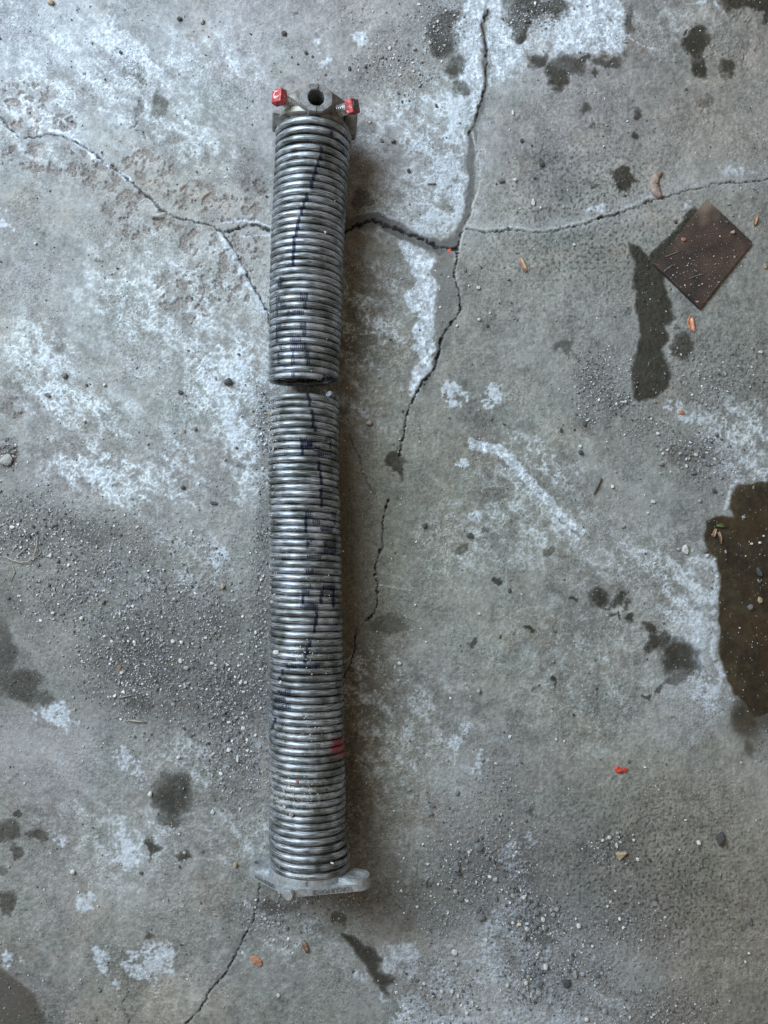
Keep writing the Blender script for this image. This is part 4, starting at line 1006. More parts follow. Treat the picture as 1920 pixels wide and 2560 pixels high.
tag(g, 'fine loose grit and sand strewn over the concrete floor', None, None, 'stuff')

# grit lodged against and on the coils
def on_spring(px, py):
    body = UPPER if py < 958 else LOWER
    for _ in range(1):
        z = 0.06
        for _k in range(8):
            p = at(px, py, z); cx, R, cz = body.at(p.y)
            dx = p.x - cx; rr = R + WR
            if abs(dx) >= rr: z = cz; break
            z = cz + math.sqrt(rr * rr - dx * dx)
    return at(px, py, z)
xs, ys, zs = [], [], []
for k in range(420):
    r = random.random()
    if r < .35: px, py = 672 + abs(random.gauss(0, 9)), random.uniform(1000, 1130)
    elif r < .5: px, py = 673 + abs(random.gauss(0, 8)), random.uniform(1130, 1500)
    elif r < .62: px, py = random.gauss(768, 16), random.gauss(1635, 20)
    elif r < .80: px, py = random.uniform(680, 800), random.gauss(1985, 24)
    elif r < .88: px, py = random.gauss(765, 14), random.gauss(1825, 30)
    else: px, py = random.uniform(680, 850), random.uniform(320, 2180)
    if 938 < py < 990: continue
    p = on_spring(px, py); xs.append(p.x); ys.append(p.y); zs.append(p.z - 0.0004)
n = len(xs)
S = np.clip(0.00040 * np.exp(rng.normal(0, .4, n)), .0002, .0011)
br = rng.uniform(0.25, 0.62, n); C = np.stack([br * 1.05, br, br * .92], -1)
me = stones_mesh('grit_on_coils', np.array(xs), np.array(ys), np.array(zs), S, C)
g2 = link('grit_on_coils', me, M_GRIT)
tag(g2, 'pale sandy grit caught on and between the spring coils', None, None, 'stuff')

# single pebbles
def pebble_bm(seed, sub=2):
    r = random.Random(seed); bm = bmesh.new()
    bmesh.ops.create_icosphere(bm, subdivisions=sub, radius=1)
    planes = [(Vector((r.gauss(0, 1), r.gauss(0, 1), r.gauss(0, 1))).normalized(), r.uniform(.45, .85)) for _ in range(8)]
    for v in bm.verts:
        for nn, d in planes:
            k = v.co.dot(nn)
            if k > d: v.co -= nn * (k - d)
        v.co += Vector((r.uniform(-1, 1), r.uniform(-1, 1), r.uniform(-1, 1))) * .075
    return bm
PEB_MAT = {
    'white': noise_mat('white_pebble', (0.50, 0.49, 0.47), (0.80, 0.80, 0.78), 700, .8, 0, .0004),
    'pale': noise_mat('pale_pebble', (0.30, 0.295, 0.28), (0.50, 0.49, 0.47), 700, .85, 0, .0005),
    'grey': noise_mat('grey_pebble', (0.13, 0.13, 0.13), (0.28, 0.275, 0.27), 700, .85, 0, .0006),
    'dark': noise_mat('dark_pebble', (0.045, 0.046, 0.05), (0.14, 0.14, 0.138), 700, .7, 0, .0006),
    'tan': noise_mat('tan_pebble', (0.30, 0.22, 0.14), (0.50, 0.40, 0.28), 700, .85, 0, .0004),
    'rust': noise_mat('rust_pebble', (0.28, 0.12, 0.07), (0.48, 0.26, 0.17), 700, .85, 0, .0004),
    'blue': noise_mat('blue_grey_pebble', (0.07, 0.08, 0.088), (0.40, 0.43, 0.45), 500, .6, 0, .0006),
    'pink': noise_mat('pink_pebble', (0.32, 0.24, 0.21), (0.52, 0.42, 0.38), 700, .85, 0, .0004),
}
peb_meshes = {}
def peb_mesh(kind, v):
    key = (kind, v)
    if key not in peb_meshes:
        bm = pebble_bm(hash(v) * 31 + 5, 2)
        me = bpy.data.meshes.new('pebble_' + kind); bm.to_mesh(me); bm.free()
        me.materials.append(PEB_MAT[kind])
        for p in me.polygons: p.use_smooth = False
        peb_meshes[key] = me
    return peb_meshes[key]
def pebble(px, py, w, h, kind, label, group=None, cat='pebble', name='pebble', on=None, flat=.75):
    """w, h: measured size in the picture"""
    i = len([o for o in bpy.data.objects if o.name.startswith('pebble')])
    me = peb_mesh(kind, i % 6)
    o = bpy.data.objects.new(name, me); COL.objects.link(o)
    p = on if on is not None else at(px, py, 0)
    k = depth_at(py, p.z) / FP / 2 * 1.12
    sx, sy = w * k, h * k; sz = min(sx, sy) * flat * 1.05
    o.scale = (sx, sy, sz); o.rotation_euler = (random.uniform(-.15, .15), random.uniform(-.15, .15), random.uniform(-.25, .25))
    o.location = (p.x, p.y, (floor_z(p.x, p.y) if on is None else p.z) + sz * .62)
    tag(o, label, cat, group)
    return o

PEBBLES = [
    (1713, 1374, 21, 22, 'white', 'largest white pebble, rounded, beside the brown puddle'),
    (1695, 1373, 9, 10, 'pale', 'small pale pebble touching the shadow side of the largest white pebble'),
    (1763, 1377, 11, 11, 'grey', 'round grey pebble on the notch in the puddle edge'),
    (1766, 1389, 12, 9, 'white', 'small white pebble just below the grey one at the puddle edge'),
    (1787, 1399, 7, 7, 'white', 'tiny white pebble alone on the puddle shoreline'),
    (1792, 1441, 8, 8, 'white', 'small white pebble on the pale rim of the puddle'),
    (1897, 1430, 16, 22, 'dark', 'big dark pebble lying in the brown puddle'),
    (1898, 1455, 8, 9, 'dark', 'small dark pebble beneath the big dark one in the puddle'),
    (1899, 1500, 11, 17, 'tan', 'orange tan pebble in the brown puddle'),
    (1873, 1518, 16, 15, 'grey', 'blocky grey pebble in the puddle next to the orange one'),
    (1879, 1360, 8, 7, 'white', 'white pebble in the rusty part of the puddle'),
    (1899, 1357, 9, 7, 'white', 'flat white pebble near the rusty part of the puddle edge of frame'),
    (1814, 1379, 7, 8, 'pale', 'pale speck of stone inside the puddle below the leaf scrap'),
    (1908, 1340, 6, 6, 'white', 'white stone in the puddle nearest the frame edge'),
    (1858, 1293, 8, 8, 'pale', 'pale stone in the upper puddle'),
    (1556, 1316, 14, 9, 'pale', 'flat oval pale pebble in the thready salt area'),
    (1620, 1283, 8, 8, 'white', 'cube shaped white pebble above the thready salt area'),
    (1531, 1217, 10, 12, 'white', 'white pebble beside the brown twig'),
    (1633, 1254, 15, 9, 'white', 'flattened white pebble between the twig and the puddle'),
    (1748, 1252, 9, 11, 'pale', 'round pale pebble above the puddle corner'),
    (1785, 1227, 10, 11, 'dark', 'dark pebble near the top edge of the puddle'),
    (1804, 1234, 7, 7, 'pale', 'small pale stone near the top edge of the puddle'),
    (1901, 882, 12, 10, 'white', 'bright white pebble under the brown plate near the frame edge'),
    (1461, 1060, 12, 18, 'dark', 'dark flake of stone standing in the grit'),
    (1402, 1076, 9, 10, 'dark', 'black pebble left of the dark stone flake'),
    (1450, 1116, 9, 11, 'white', 'white pebble resting on a dark one'),
    (1451, 1131, 11, 12, 'dark', 'dark pebble with a white one on top'),
    (1545, 989, 10, 10, 'pale', 'largest pale stone of the grit string left of the dark stain'),
    (1522, 994, 8, 9, 'grey', 'grey stone in the grit string near the dark stain foot'),
    (1652, 1160, 15, 14, 'blue', 'blue grey rounded pebble beside a small white one'),
    (1657, 1157, 7, 7, 'white', 'small white stone leaning on the blue grey pebble'),
    (1656, 1134, 8, 9, 'white', 'white pebble above the blue grey pebble'),
    (1644, 1084, 8, 9, 'white', 'single white stone below the salt patch'),
    (1627, 1047, 7, 6, 'white', 'little white stone next to the salt patch'),
    (1739, 1139, 11, 10, 'white', 'white pebble on the dark damp grit spot'),
    (1700, 1134, 11, 9, 'pale', 'pale pebble at the start of the dark damp grit spot'),
    (1716, 1165, 9, 9, 'white', 'white pebble beneath the damp grit spot'),
    (1731, 1183, 16, 10, 'grey', 'flat grey stone beneath the damp grit spot'),
    (1771, 1162, 9, 9, 'grey', 'grey pebble at the tail of the damp grit spot'),
    (1792, 1090, 9, 9, 'dark', 'dark pebble above the damp grit spot'),
    (1197, 721, 11, 11, 'white', 'round white pebble right of the mortar crack'),
    (1172, 715, 6, 6, 'white', 'tiny white pebble near the round white one'),
    (1163, 676, 10, 9, 'grey', 'dark ringed grey pebble beside the crack'),
    (1172, 715, 6, 6, 'white', None),
    (1197, 799, 9, 9, 'white', 'bright white pebble on the pored slab'),
    (1218, 814, 8, 9, 'dark', 'dark pebble below the bright white one on the pored slab'),
    (1142, 815, 7, 7, 'white', 'white stone just at the bend of the crack'),
    (1122, 693, 6, 6, 'white', 'white stone left of the crack bend'),
    (1271, 699, 9, 9, 'grey', 'grey pebble on the pored slab left of the slim leaf'),
    (1333, 507, 12, 17, 'white', 'jagged white flake above the long crack'),
    (1286, 451, 11, 11, 'white', 'lumpy white pebble above the long crack'),
    (1252, 453, 15, 14, 'grey', 'rough grey pebble on the smooth slab'),
    (1353, 412, 13, 14, 'dark', 'rough dark pebble casting a shadow on the smooth slab'),
    (1305, 354, 10, 12, 'dark', 'dark pebble higher on the smooth slab'),
    (1336, 446, 9, 7, 'dark', 'little dark pebble between the white ones and the stain'),
    (1282, 282, 8, 14, 'white', 'pale chip on the smooth slab under the top salt patch'),
    (1408, 518, 7, 11, 'pale', 'narrow pale stone near the long crack'),
    (1436, 612, 8, 7, 'white', 'white stone below the long crack'),
    (1634, 1, 1, 1, 'white', None),
    (1687, 556, 9, 9, 'dark', 'black pebble at the ragged edge of the brown plate'),
    (1822, 512, 9, 9, 'pale', 'pale pebble beyond the top corner of the brown plate'),
    (1832, 540, 7, 8, 'grey', 'grey pebble alongside the upper edge of the brown plate'),
    (1912, 666, 11, 14, 'tan', 'rough tan stone at the frame edge beside the brown plate'),
    (570, 955, 22, 21, 'dark', 'large black angular stone left of the spring break'),
    (452, 981, 12, 11, 'dark', 'small hollow dark stone left of the large black one'),
    (162, 940, 15, 14, 'grey', 'rough grey stone, upper of a pair on the far salt streak'),
    (121, 990, 18, 13, 'grey', 'rough grey stone, lower of a pair on the far salt streak'),
    (262, 963, 10, 9, 'white', 'pale pebble right of the rough grey pair'),
    (217, 963, 9, 7, 'dark', 'dark flat pebble between the pale one and the rough grey pair'),
    (457, 1219, 12, 12, 'dark', 'dark pebble on a small salt patch'),
    (534, 1258, 17, 9, 'dark', 'long dark chip of stone near the spring'),
    (488, 1073, 10, 9, 'grey', 'grey pebble on the plain floor left of the spring'),
    (593, 1121, 9, 8, 'dark', 'dark pebble nearest the left flank of the spring'),
    (370, 1110, 9, 8, 'pink', 'pinkish pebble on the plain floor'),
    (461, 1079, 7, 7, 'rust', 'tiny reddish stone on the plain floor'),
    (324, 230, 1, 1, 'grey', None),
    (128, 9, 17, 15, 'tan', 'tan pebble at the very top of the floor near the frame edge'),
    (449, 48, 12, 12, 'dark', 'black pebble near the scratches at the top'),
    (505, 56, 12, 14, 'pale', 'pale grey pebble right of the black one at the top'),
    (303, 134, 9, 11, 'dark', 'dark stone on the white salt streak'),
    (90, 610, 9, 8, 'white', 'lone whitish pebble on the plain far floor'),
    (5, 407, 8, 8, 'pale', 'pale pebble at the frame edge under the pitted crack'),
    (812, 186, 8, 8, 'tan', 'yellowish round pebble just beyond the spring socket'),
    (710, 85, 12, 14, 'dark', 'dark pebble beyond the red screws'),
    (765, 134, 9, 9, 'dark', 'small dark pebble midway above the spring'),
    (782, 143, 6, 7, 'dark', 'tiny dark pebble beside the one midway above the spring'),
    (745, 161, 6, 6, 'dark', 'tiny dark pebble close above the spring socket'),
    (874, 173, 10, 11, 'dark', 'dark pebble up and right of the spring socket'),
    (974, 122, 8, 12, 'white', 'upright white chip above the speckled grit'),
    (1036, 123, 10, 10, 'pale', 'triangular pale chip above the speckled grit'),
    (1094, 56, 8, 8, 'white', 'white stone in the dark speckled patch at the top'),
    (1022, 430, 10, 12, 'dark', 'dark pebble on the frosty salt area'),
    (983, 354, 15, 12, 'grey', 'rough grey lump right of the spring top'),
    (955, 352, 10, 9, 'grey', 'smaller rough lump right of the spring top'),
    (922, 1058, 15, 14, 'pink', 'pinkish chip right of the spring near the break'),
    (1051, 850, 1, 1, 'dark', None),
    (976, 849, 6, 6, 'dark', 'tiny dark stone in the thready area right of the spring'),
    (1061, 1315, 11, 13, 'dark', 'black pebble right of the long floor crack'),
    (1176, 1341, 19, 18, 'dark', 'round dark clump of grit in a damp ring'),
    (1273, 1477, 10, 13, 'dark', 'dark pebble beside the splashed stain'),
    (1304, 1486, 6, 6, 'white', 'tiny white pebble beside the splashed stain'),
    (1065, 1605, 6, 6, 'white', 'tiny bright stone alone mid floor'),
    (999, 1658, 9, 9, 'white', 'white pebble mid floor right of the lower spring'),
    (1196, 1727, 11, 11, 'pale', 'pale pebble in a dark ring mid floor'),
    (951, 1882, 10, 12, 'pale', 'pale ring shaped stone near the red patch of the spring'),
    (558, 1467, 13, 16, 'tan', 'cream pebble on the plain floor left of the spring'),
    (360, 1449, 13, 10, 'grey', 'grey pebble in the open left gritty field'),
    (300, 1336, 10, 8, 'grey', 'grey pebble at the top of the left gritty field'),
    (31, 1318, 11, 9, 'white', 'white pebble above the dry grass'),
    (127, 1389, 9, 11, 'white', 'white pebble right of the dry grass'),
    (142, 1428, 10, 9, 'pale', 'pale pebble below the dry grass'),
    (259, 1505, 13, 13, 'grey', 'greenish grey lump in the left gritty field'),
    (301, 1534, 8, 10, 'white', 'white pebble below the greenish lump'),
    (133, 1532, 10, 8, 'white', 'white pebble on the faint violet stain'),
    (155, 1533, 12, 9, 'grey', 'grey pebble next to the white one on the faint violet stain'),
    (205, 1545, 10, 10, 'white', 'white pebble leading the gravelly streak'),
    (301, 1668, 12, 13, 'rust', 'salmon coloured chip in the gravelly streak'),
    (340, 1669, 7, 10, 'white', 'upright white chip right of the salmon one'),
    (452, 1652, 14, 11, 'white', 'biggest white pebble of the gravelly streak'),
    (466, 1669, 14, 12, 'pale', 'pale pebble just under the biggest white one'),
    (530, 1658, 9, 8, 'white', 'white pebble nearing the spring in the gravelly streak'),
    (602, 1706, 10, 10, 'white', 'left stone of the white pair close to the spring'),
    (615, 1707, 9, 9, 'white', 'right stone of the white pair close to the spring'),
    (573, 1875, 15, 12, 'white', 'broad white chip low beside the spring'),
    (595, 1896, 11, 16, 'white', 'slanted white chip low beside the spring'),
    (446, 1893, 10, 9, 'white', 'white pebble over the olive stain'),
    (433, 1761, 9, 8, 'pale', 'pale pebble under the two straws'),
    (376, 1984, 12, 13, 'white', 'glossy white pebble at the rim of the olive stain'),
    (533, 2031, 11, 11, 'white', 'round white pebble right of the olive stain'),
    (589, 2161, 14, 16, 'tan', 'cream crumb near the low ear of the flange'),
    (420, 2249, 7, 9, 'pale', 'small cream crumb on the plain floor below the spring'),
    (183, 2177, 13, 14, 'white', 'pale blue white flake on the salt patch'),
    (505, 2128, 9, 8, 'grey', 'ring like grey pebble near the brown spots'),
    (1798, 2094, 23, 32, 'dark', 'largest rough dark stone in the lower corner field'),
    (1749, 2063, 15, 17, 'grey', 'rough grey stone above the largest dark one'),
    (1746, 2106, 13, 13, 'white', 'white crumb beside the largest dark stone'),
    (1874, 2302, 15, 19, 'grey', 'grey pebble alone low at the frame edge'),
    (1634, 2241, 14, 18, 'grey', 'crumbly grey stone in the middle of the pored field'),
    (1594, 2148, 7, 10, 'white', 'egg white pebble beside the pointed shard'),
    (1584, 2100, 8, 8, 'white', 'white pebble over the pointed shard'),
    (1623, 2150, 8, 10, 'dark', 'dark stone right of the egg white pebble'),
    (1714, 2050, 9, 5, 'white', 'thin white chip above the dark stones'),
    (1668, 2084, 9, 9, 'grey', 'grey pebble left of the white crumb'),
    (1538, 2227, 7, 7, 'white', 'lone white pebble on the pored field'),
    (1663, 2293, 7, 6, 'white', 'little white stone on the pored field'),
    (1570, 1902, 8, 9, 'grey', 'oval grey pebble above the red paint flake'),
    (1434, 1787, 8, 8, 'dark', 'dark pebble above the pale flecks'),
    (1446, 2313, 13, 13, 'white', 'white pebble at the rim of the gravel heap'),
    (1458, 2363, 8, 8, 'white', 'left white pebble of the pair below the gravel heap'),
    (1480, 2364, 8, 9, 'white', 'right white pebble of the pair below the gravel heap'),
    (1357, 2298, 9, 13, 'white', 'tall white pebble on top of the gravel heap'),
    (1391, 2272, 12, 12, 'pale', 'pale pebble over the gravel heap'),
    (1312, 2345, 10, 17, 'blue', 'long blue grey stone on the flank of the gravel heap'),
    (1363, 2415, 14, 16, 'white', 'large white pebble in the lower gravel'),
    (1437, 2433, 15, 18, 'pale', 'large pale stone in the lower gravel'),
    (1455, 2433, 11, 12, 'pale', 'pale stone touching the large pale one'),
    (1490, 2434, 14, 12, 'grey', 'grey crumb right of the two large pale stones'),
    (1414, 2455, 22, 20, 'dark', 'big dark crumb in the lower gravel'),
    (1347, 2456, 20, 20, 'blue', 'big blue grey stone in the lower gravel'),
    (1315, 2455, 10, 12, 'white', 'white pebble left of the big blue grey stone'),
    (1321, 2494, 10, 10, 'pale', 'pale block under the white pebble in the lower gravel'),
    (1465, 2546, 11, 12, 'white', 'white cube shaped pebble at the lower frame edge'),
    (1511, 2526, 12, 15, 'pale', 'pale pebble with a dark side near the lower frame edge'),
    (1574, 2542, 7, 9, 'white', 'white pebble at the lower frame edge'),
    (1647, 2526, 8, 7, 'pale', 'pale pebble right along the lower frame edge'),
    (1863, 2404, 7, 7, 'white', 'white stone low at the side of the frame'),
    (1142, 2163, 23, 24, 'blue', 'biggest blue grey stone right of the flange'),
    (1146, 2182, 14, 12, 'dark', 'dark crumb stuck below the biggest blue grey stone'),
    (1196, 2115, 20, 20, 'blue', 'blue grey crumb heap above the biggest blue stone'),
    (1189, 2098, 15, 12, 'grey', 'grey crumb on the upper crumb heap'),
    (1173, 2130, 9, 9, 'white', 'white pebble between the two blue grey stones'),
    (1219, 2145, 12, 13, 'grey', 'grey crumb, left of a pair right of the flange'),
    (1233, 2151, 12, 12, 'grey', 'grey crumb, right of a pair right of the flange'),
    (1075, 2032, 14, 12, 'blue', 'blue grey crumb up from the flange'),
    (1079, 2012, 15, 9, 'grey', 'grey crumb up from the flange'),
    (1142, 1982, 12, 13, 'blue', 'hollow blue grey crumb above the crumb heap'),
    (1024, 1973, 11, 9, 'pale', 'pale ring shaped crumb near the lower spring'),
    (916, 1957, 8, 9, 'pale', 'pale pebble close to the right flank of the lower spring'),
    (1064, 2208, 12, 14, 'grey', 'grey crumb nearest the raised ear of the flange'),
    (1138, 2227, 12, 14, 'pale', 'pale pebble right of the raised ear'),
    (1150, 2246, 15, 12, 'grey', 'grey crumb under the pale pebble right of the ear'),
    (1043, 2266, 8, 8, 'white', 'small pebble off the flange corner'),
    (1196, 2272, 16, 14, 'grey', 'upper grey crumb of the clump beneath the flange side'),
    (1203, 2292, 24, 15, 'grey', 'broad crumb clump beneath the flange side'),
    (1240, 2245, 14, 12, 'grey', 'grey crumb near the gravel heap'),
    (1237, 2198, 13, 11, 'pale', 'pale crumb near the gravel heap'),
    (1136, 2379, 13, 15, 'white', 'bright white angular pebble below the flange'),
    (1129, 2476, 10, 12, 'white', 'white pebble, middle of three low down'),
    (1105, 2476, 9, 11, 'white', 'white pebble, left of three low down'),
    (1145, 2487, 8, 9, 'white', 'white pebble, right of three low down'),
    (1181, 2506, 10, 11, 'white', 'lone white pebble under the row of three'),
    (1166, 2530, 9, 10, 'white', 'white pebble lowest of the scatter'),
    (1060, 2458, 7, 8, 'white', 'white pebble beside the salt crust'),
    (1267, 2461, 10, 11, 'white', 'white pebble between the salt crust and lower gravel'),
    (697, 2488, 9, 11, 'white', 'white pebble on the plain floor below the flange'),
    (1216, 2349, 7, 7, 'white', 'small white stone below the crumb clump'),
    (1140, 2408, 8, 8, 'white', 'white stone under the bright angular one'),
    (249, 2475, 10, 8, 'blue', 'greenish dark pebble low in the lower field'),
]
used_labels = set()
for (px, py, w, h, kind, lab) in PEBBLES:
    if lab is None: continue
    pebble(px, py, w, h, kind, lab)
# further small stones of the two dense gravel scatters: nothing tells them apart
def scatter(n, regs, lab, grp, kinds, smin, smax):
    k = 0; r = random.Random(len(lab) * 7 + n)
    while k < n:
        cx, cy, rx, ry = r.choice(regs)
        px, py = r.gauss(cx, rx * .5), r.gauss(cy, ry * .5)
        if not (4 < px < 1916 and 4 < py < 2556): continue
        if 650 < px < 862 and 240 < py < 2260: continue
        if any(abs(px - q[0]) < 12 and abs(py - q[1]) < 12 for q in PEBBLES): continue
        w = r.uniform(smin, smax)
        pebble(px, py, w, w * r.uniform(.75, 1.2), r.choice(kinds), lab, grp)
        k += 1
scatter(34, [(360, 1650, 110, 80), (540, 1740, 70, 100), (470, 1600, 90, 60), (580, 1800, 40, 60)], 'small stone in the loose grit scatter left of the lower spring half', 'small stones in the grit left of the spring', ['white', 'pale', 'grey', 'pale'], 7, 11)
scatter(34, [(1345, 2310, 40, 50), (1300, 2250, 40, 60), (1330, 2450, 50, 60), (1400, 2460, 60, 50)], 'small stone of the pale gravel heap below and right of the flange', 'small stones of the pale gravel heap', ['white', 'pale', 'grey', 'blue'], 7, 13)
scatter(12, [(1540, 2110, 34, 30)], 'small stone in the cluster round the pointed shard', 'small stones round the pointed shard', ['white', 'pale', 'grey'], 6, 10)
scatter(14, [(1740, 1140, 60, 30), (1530, 1000, 40, 26)], 'small stone in the grit between the dark stain and the puddle', 'small stones between stain and puddle', ['white', 'pale', 'grey'], 6, 9)
scatter(14, [(80, 1330, 60, 50), (120, 1420, 70, 50)], 'small stone in the grit around the dry grass', 'small stones around the dry grass', ['dark', 'pale', 'grey'], 7, 11)

# pebbles lying on the coils
for (px, py, w, kind, lab) in [(690, 1631, 13, 'white', 'white angular pebble resting on the left flank of the lower coils'),
                               (701, 1706, 9, 'white', 'small white pebble on the coils just below the angular one'),
                               (729, 2038, 13, 'pink', 'pinkish pebble on the lowest dusty coils'),
                               (743, 1955, 10, 'rust', 'rust brown crumb on the coils above the pinkish pebble'),
                               (677, 1470, 7, 'pale', 'pale pebble on the left edge of the mid coils'),
                               (686, 1487, 8, 'pale', 'pale pebble on the coils beside the handwritten band'),
                               (680, 1505, 9, 'pale', 'pale pebble wedged at the left edge under the handwritten band'),
                               (678, 1035, 8, 'tan', 'sandy pebble at the left edge of the first lower coils'),
                               (677, 1053, 9, 'tan', 'larger sandy pebble at the left edge of the first lower coils'),
                               (686, 1169, 6, 'white', 'white speck of stone on the coils under the sandy edge'),
                               (738, 1324, 8, 'grey', 'grey crumb in the middle of the coils')]:
    pebble(px, py, w, w, kind, lab, on=on_spring(px, py) - Vector((0, 0, 0.0008)))

# crumbling clump of cement at the frame edge
o = pebble(15, 1150, 34, 34, 'pale', 'crumbling lump of cement at the edge of the gritty field', None, 'cement lump', 'cement_lump', None, .6)
# pointed shard
bm = bmesh.new(); vs = [bm.verts.new(v) for v in [(-.0055, .0030, 0), (.0050, .0042, 0), (-.0020, -.0052, 0), (-.0045, .0020, .0030), (.0046, .0038, .0044), (-.0016, -.0042, .0016)]]
for f in [(0, 2, 1), (3, 4, 5), (0, 1, 4, 3), (1, 2, 5, 4), (2, 0, 3, 5)]: bm.faces.new([vs[i] for i in f])
o = bm_obj('stone_shard', bm, PEB_MAT['tan'], None, False, 0.0004, 1); p = at(1552, 2139); o.location = (p.x, p.y, 0.0003)
tag(o, 'pointed tan stone shard in a cluster of small white stones', 'stone shard')

# ------------------------------------------------------------------ brown plate
def plate_mat():
    m, nt, b = new_mat('brown_plate'); L = nt.links.new
    tc = nt.nodes.new('ShaderNodeTexCoord')
    n = nt.nodes.new('ShaderNodeTexNoise'); n.inputs['Scale'].default_value = 45; n.inputs['Detail'].default_value = 7
    L(tc.outputs['Object'], n.inputs['Vector'])
    r = nt.nodes.new('ShaderNodeValToRGB'); e = r.color_ramp.elements
    e[0].position = .32; e[0].color = (0.034, 0.029, 0.028, 1); e[1].position = .66; e[1].color = (0.084, 0.055, 0.043, 1)
    L(n.outputs['Fac'], r.inputs['Fac'])
    n2 = nt.nodes.new('ShaderNodeTexNoise'); n2.inputs['Scale'].default_value = 900; n2.inputs['Detail'].default_value = 3
    L(tc.outputs['Object'], n2.inputs['Vector'])
    mr = nt.nodes.new('ShaderNodeMapRange'); mr.inputs[1].default_value = .3; mr.inputs[2].default_value = .7; mr.inputs[3].default_value = .6; mr.inputs[4].default_value = 1.5
    L(n2.outputs['Fac'], mr.inputs[0])
    sc = nt.nodes.new('ShaderNodeVectorMath'); sc.operation = 'SCALE'; L(r.outputs['Color'], sc.inputs[0]); L(mr.outputs[0], sc.inputs['Scale'])
    # dusty pale film towards one corner (local +x +y)
    dt = nt.nodes.new('ShaderNodeAttribute'); dt.attribute_name = 'film'
    mx = nt.nodes.new('ShaderNodeMix'); mx.data_type = 'RGBA'; L(dt.outputs['Fac'], mx.inputs['Factor']); L(sc.outputs[0], mx.inputs['A']); mx.inputs['B'].default_value = (0.20, 0.155, 0.12, 1)
    L(mx.outputs['Result'], b.inputs['Base Color']); b.inputs['Roughness'].default_value = .92; b.inputs['Specular IOR Level'].default_value = .15
    bu = nt.nodes.new('ShaderNodeBump'); bu.inputs['Distance'].default_value = .0004; L(n2.outputs['Fac'], bu.inputs['Height']); L(bu.outputs['Normal'], b.inputs['Normal'])
    return m
TH = 0.0030
cor = [at(1765, 497, TH), at(1881, 606, TH), at(1750, 771, TH), at(1634, 660, TH)]
NP = 40
vs = []; film = []
c0 = sum(cor, Vector()) / 4
for j in range(NP + 1):
    for i in range(NP + 1):
        a, b_ = i / NP, j / NP
        p = cor[0].lerp(cor[1], a).lerp(cor[3].lerp(cor[2], a), b_)
        edge_ = min(a, 1 - a, b_, 1 - b_)
        off = 0
        q = p - c0
        # ragged edge on the side towards the stain
        if a == 0: q = q + (cor[1] - cor[0]).normalized() * (0.0006 + 0.0012 * abs(math.sin(b_ * 17) * math.sin(b_ * 41 + 1)))
        vs.append((q.x, q.y, TH + 0.0006 * math.sin(a * 3.0 + .4) * math.sin(b_ * 2.6)))
        d0 = math.hypot(a, b_); film.append(max(0, min(1, 1.15 - d0 * 3.4 + .25 * math.sin(a * 23) * math.sin(b_ * 19))))
fs = [(j * (NP + 1) + i, j * (NP + 1) + i + 1, (j + 1) * (NP + 1) + i + 1, (j + 1) * (NP + 1) + i) for j in range(NP) for i in range(NP)]
ring = [i for i in range(NP + 1)] + [j * (NP + 1) + NP for j in range(1, NP + 1)] + [NP * (NP + 1) + i for i in range(NP - 1, -1, -1)] + [j * (NP + 1) for j in range(NP - 1, 0, -1)]
nb = len(vs)
for k in ring: vs.append((vs[k][0], vs[k][1], 0.0)); film.append(film[k])
for k in range(len(ring)):
    k2 = (k + 1) % len(ring); fs.append((ring[k], nb + k, nb + k2, ring[k2]))
me = bpy.data.meshes.new('brown_plate'); me.from_pydata(vs, [], fs); me.update()
set_float_attr(me, 'film', film)
bmx = bmesh.new(); bmx.from_mesh(me); bmesh.ops.recalc_face_normals(bmx, faces=bmx.faces[:]); bmx.to_mesh(me); bmx.free()
plate_o = link('square_plate', me, plate_mat()); plate_o.location = (c0.x, c0.y, 0.0004)
tag(plate_o, 'thin square dark brown plate strewn with grit, lying askew on the wet stain', 'plate')
# grit and straw threads on the plate
n = 230; xs = []; ys = []; zs = []
for k in range(n):
    a, b_ = random.random(), random.random()
    if random.random() < .55: a, b_ = min(max(random.gauss(.55, .3), .02), .98), min(max(random.gauss(.72, .16), .02), .98)
    p = cor[0].lerp(cor[1], a).lerp(cor[3].lerp(cor[2], a), b_); xs.append(p.x); ys.append(p.y); zs.append(TH + 0.0007)
S = np.clip(0.00036 * np.exp(rng.normal(0, .4, n)), .0002, .0009); br = rng.uniform(.12, .6, n); C = np.stack([br * 1.08, br, br * .88], -1)
g3 = link('grit_on_plate', stones_mesh('grit_on_plate', np.array(xs), np.array(ys), np.array(zs), S, C), M_GRIT)
tag(g3, 'fine grit scattered on the brown plate', None, None, 'stuff')
pz = Vector((0, 0, TH + .0006))
for (px, py, w, kind, lab) in [(1830, 582, 11, 'pink', 'pinkish round pebble on the brown plate near its far corner'), (1708, 600, 11, 'rust', 'brown lump on the brown plate near its ragged side'), (1817, 557, 8, 'dark', 'black bead on the brown plate'),
                               (1743, 756, 7, 'tan', 'cream stone on the lowest corner of the brown plate'), (1755, 711, 6, 'pink', 'small pink stone low on the brown plate'), (1836, 643, 6, 'pink', 'small stone near the long lower edge of the brown plate')]:
    p = at(px, py, TH); pebble(px, py, w, w, kind, lab, on=p)

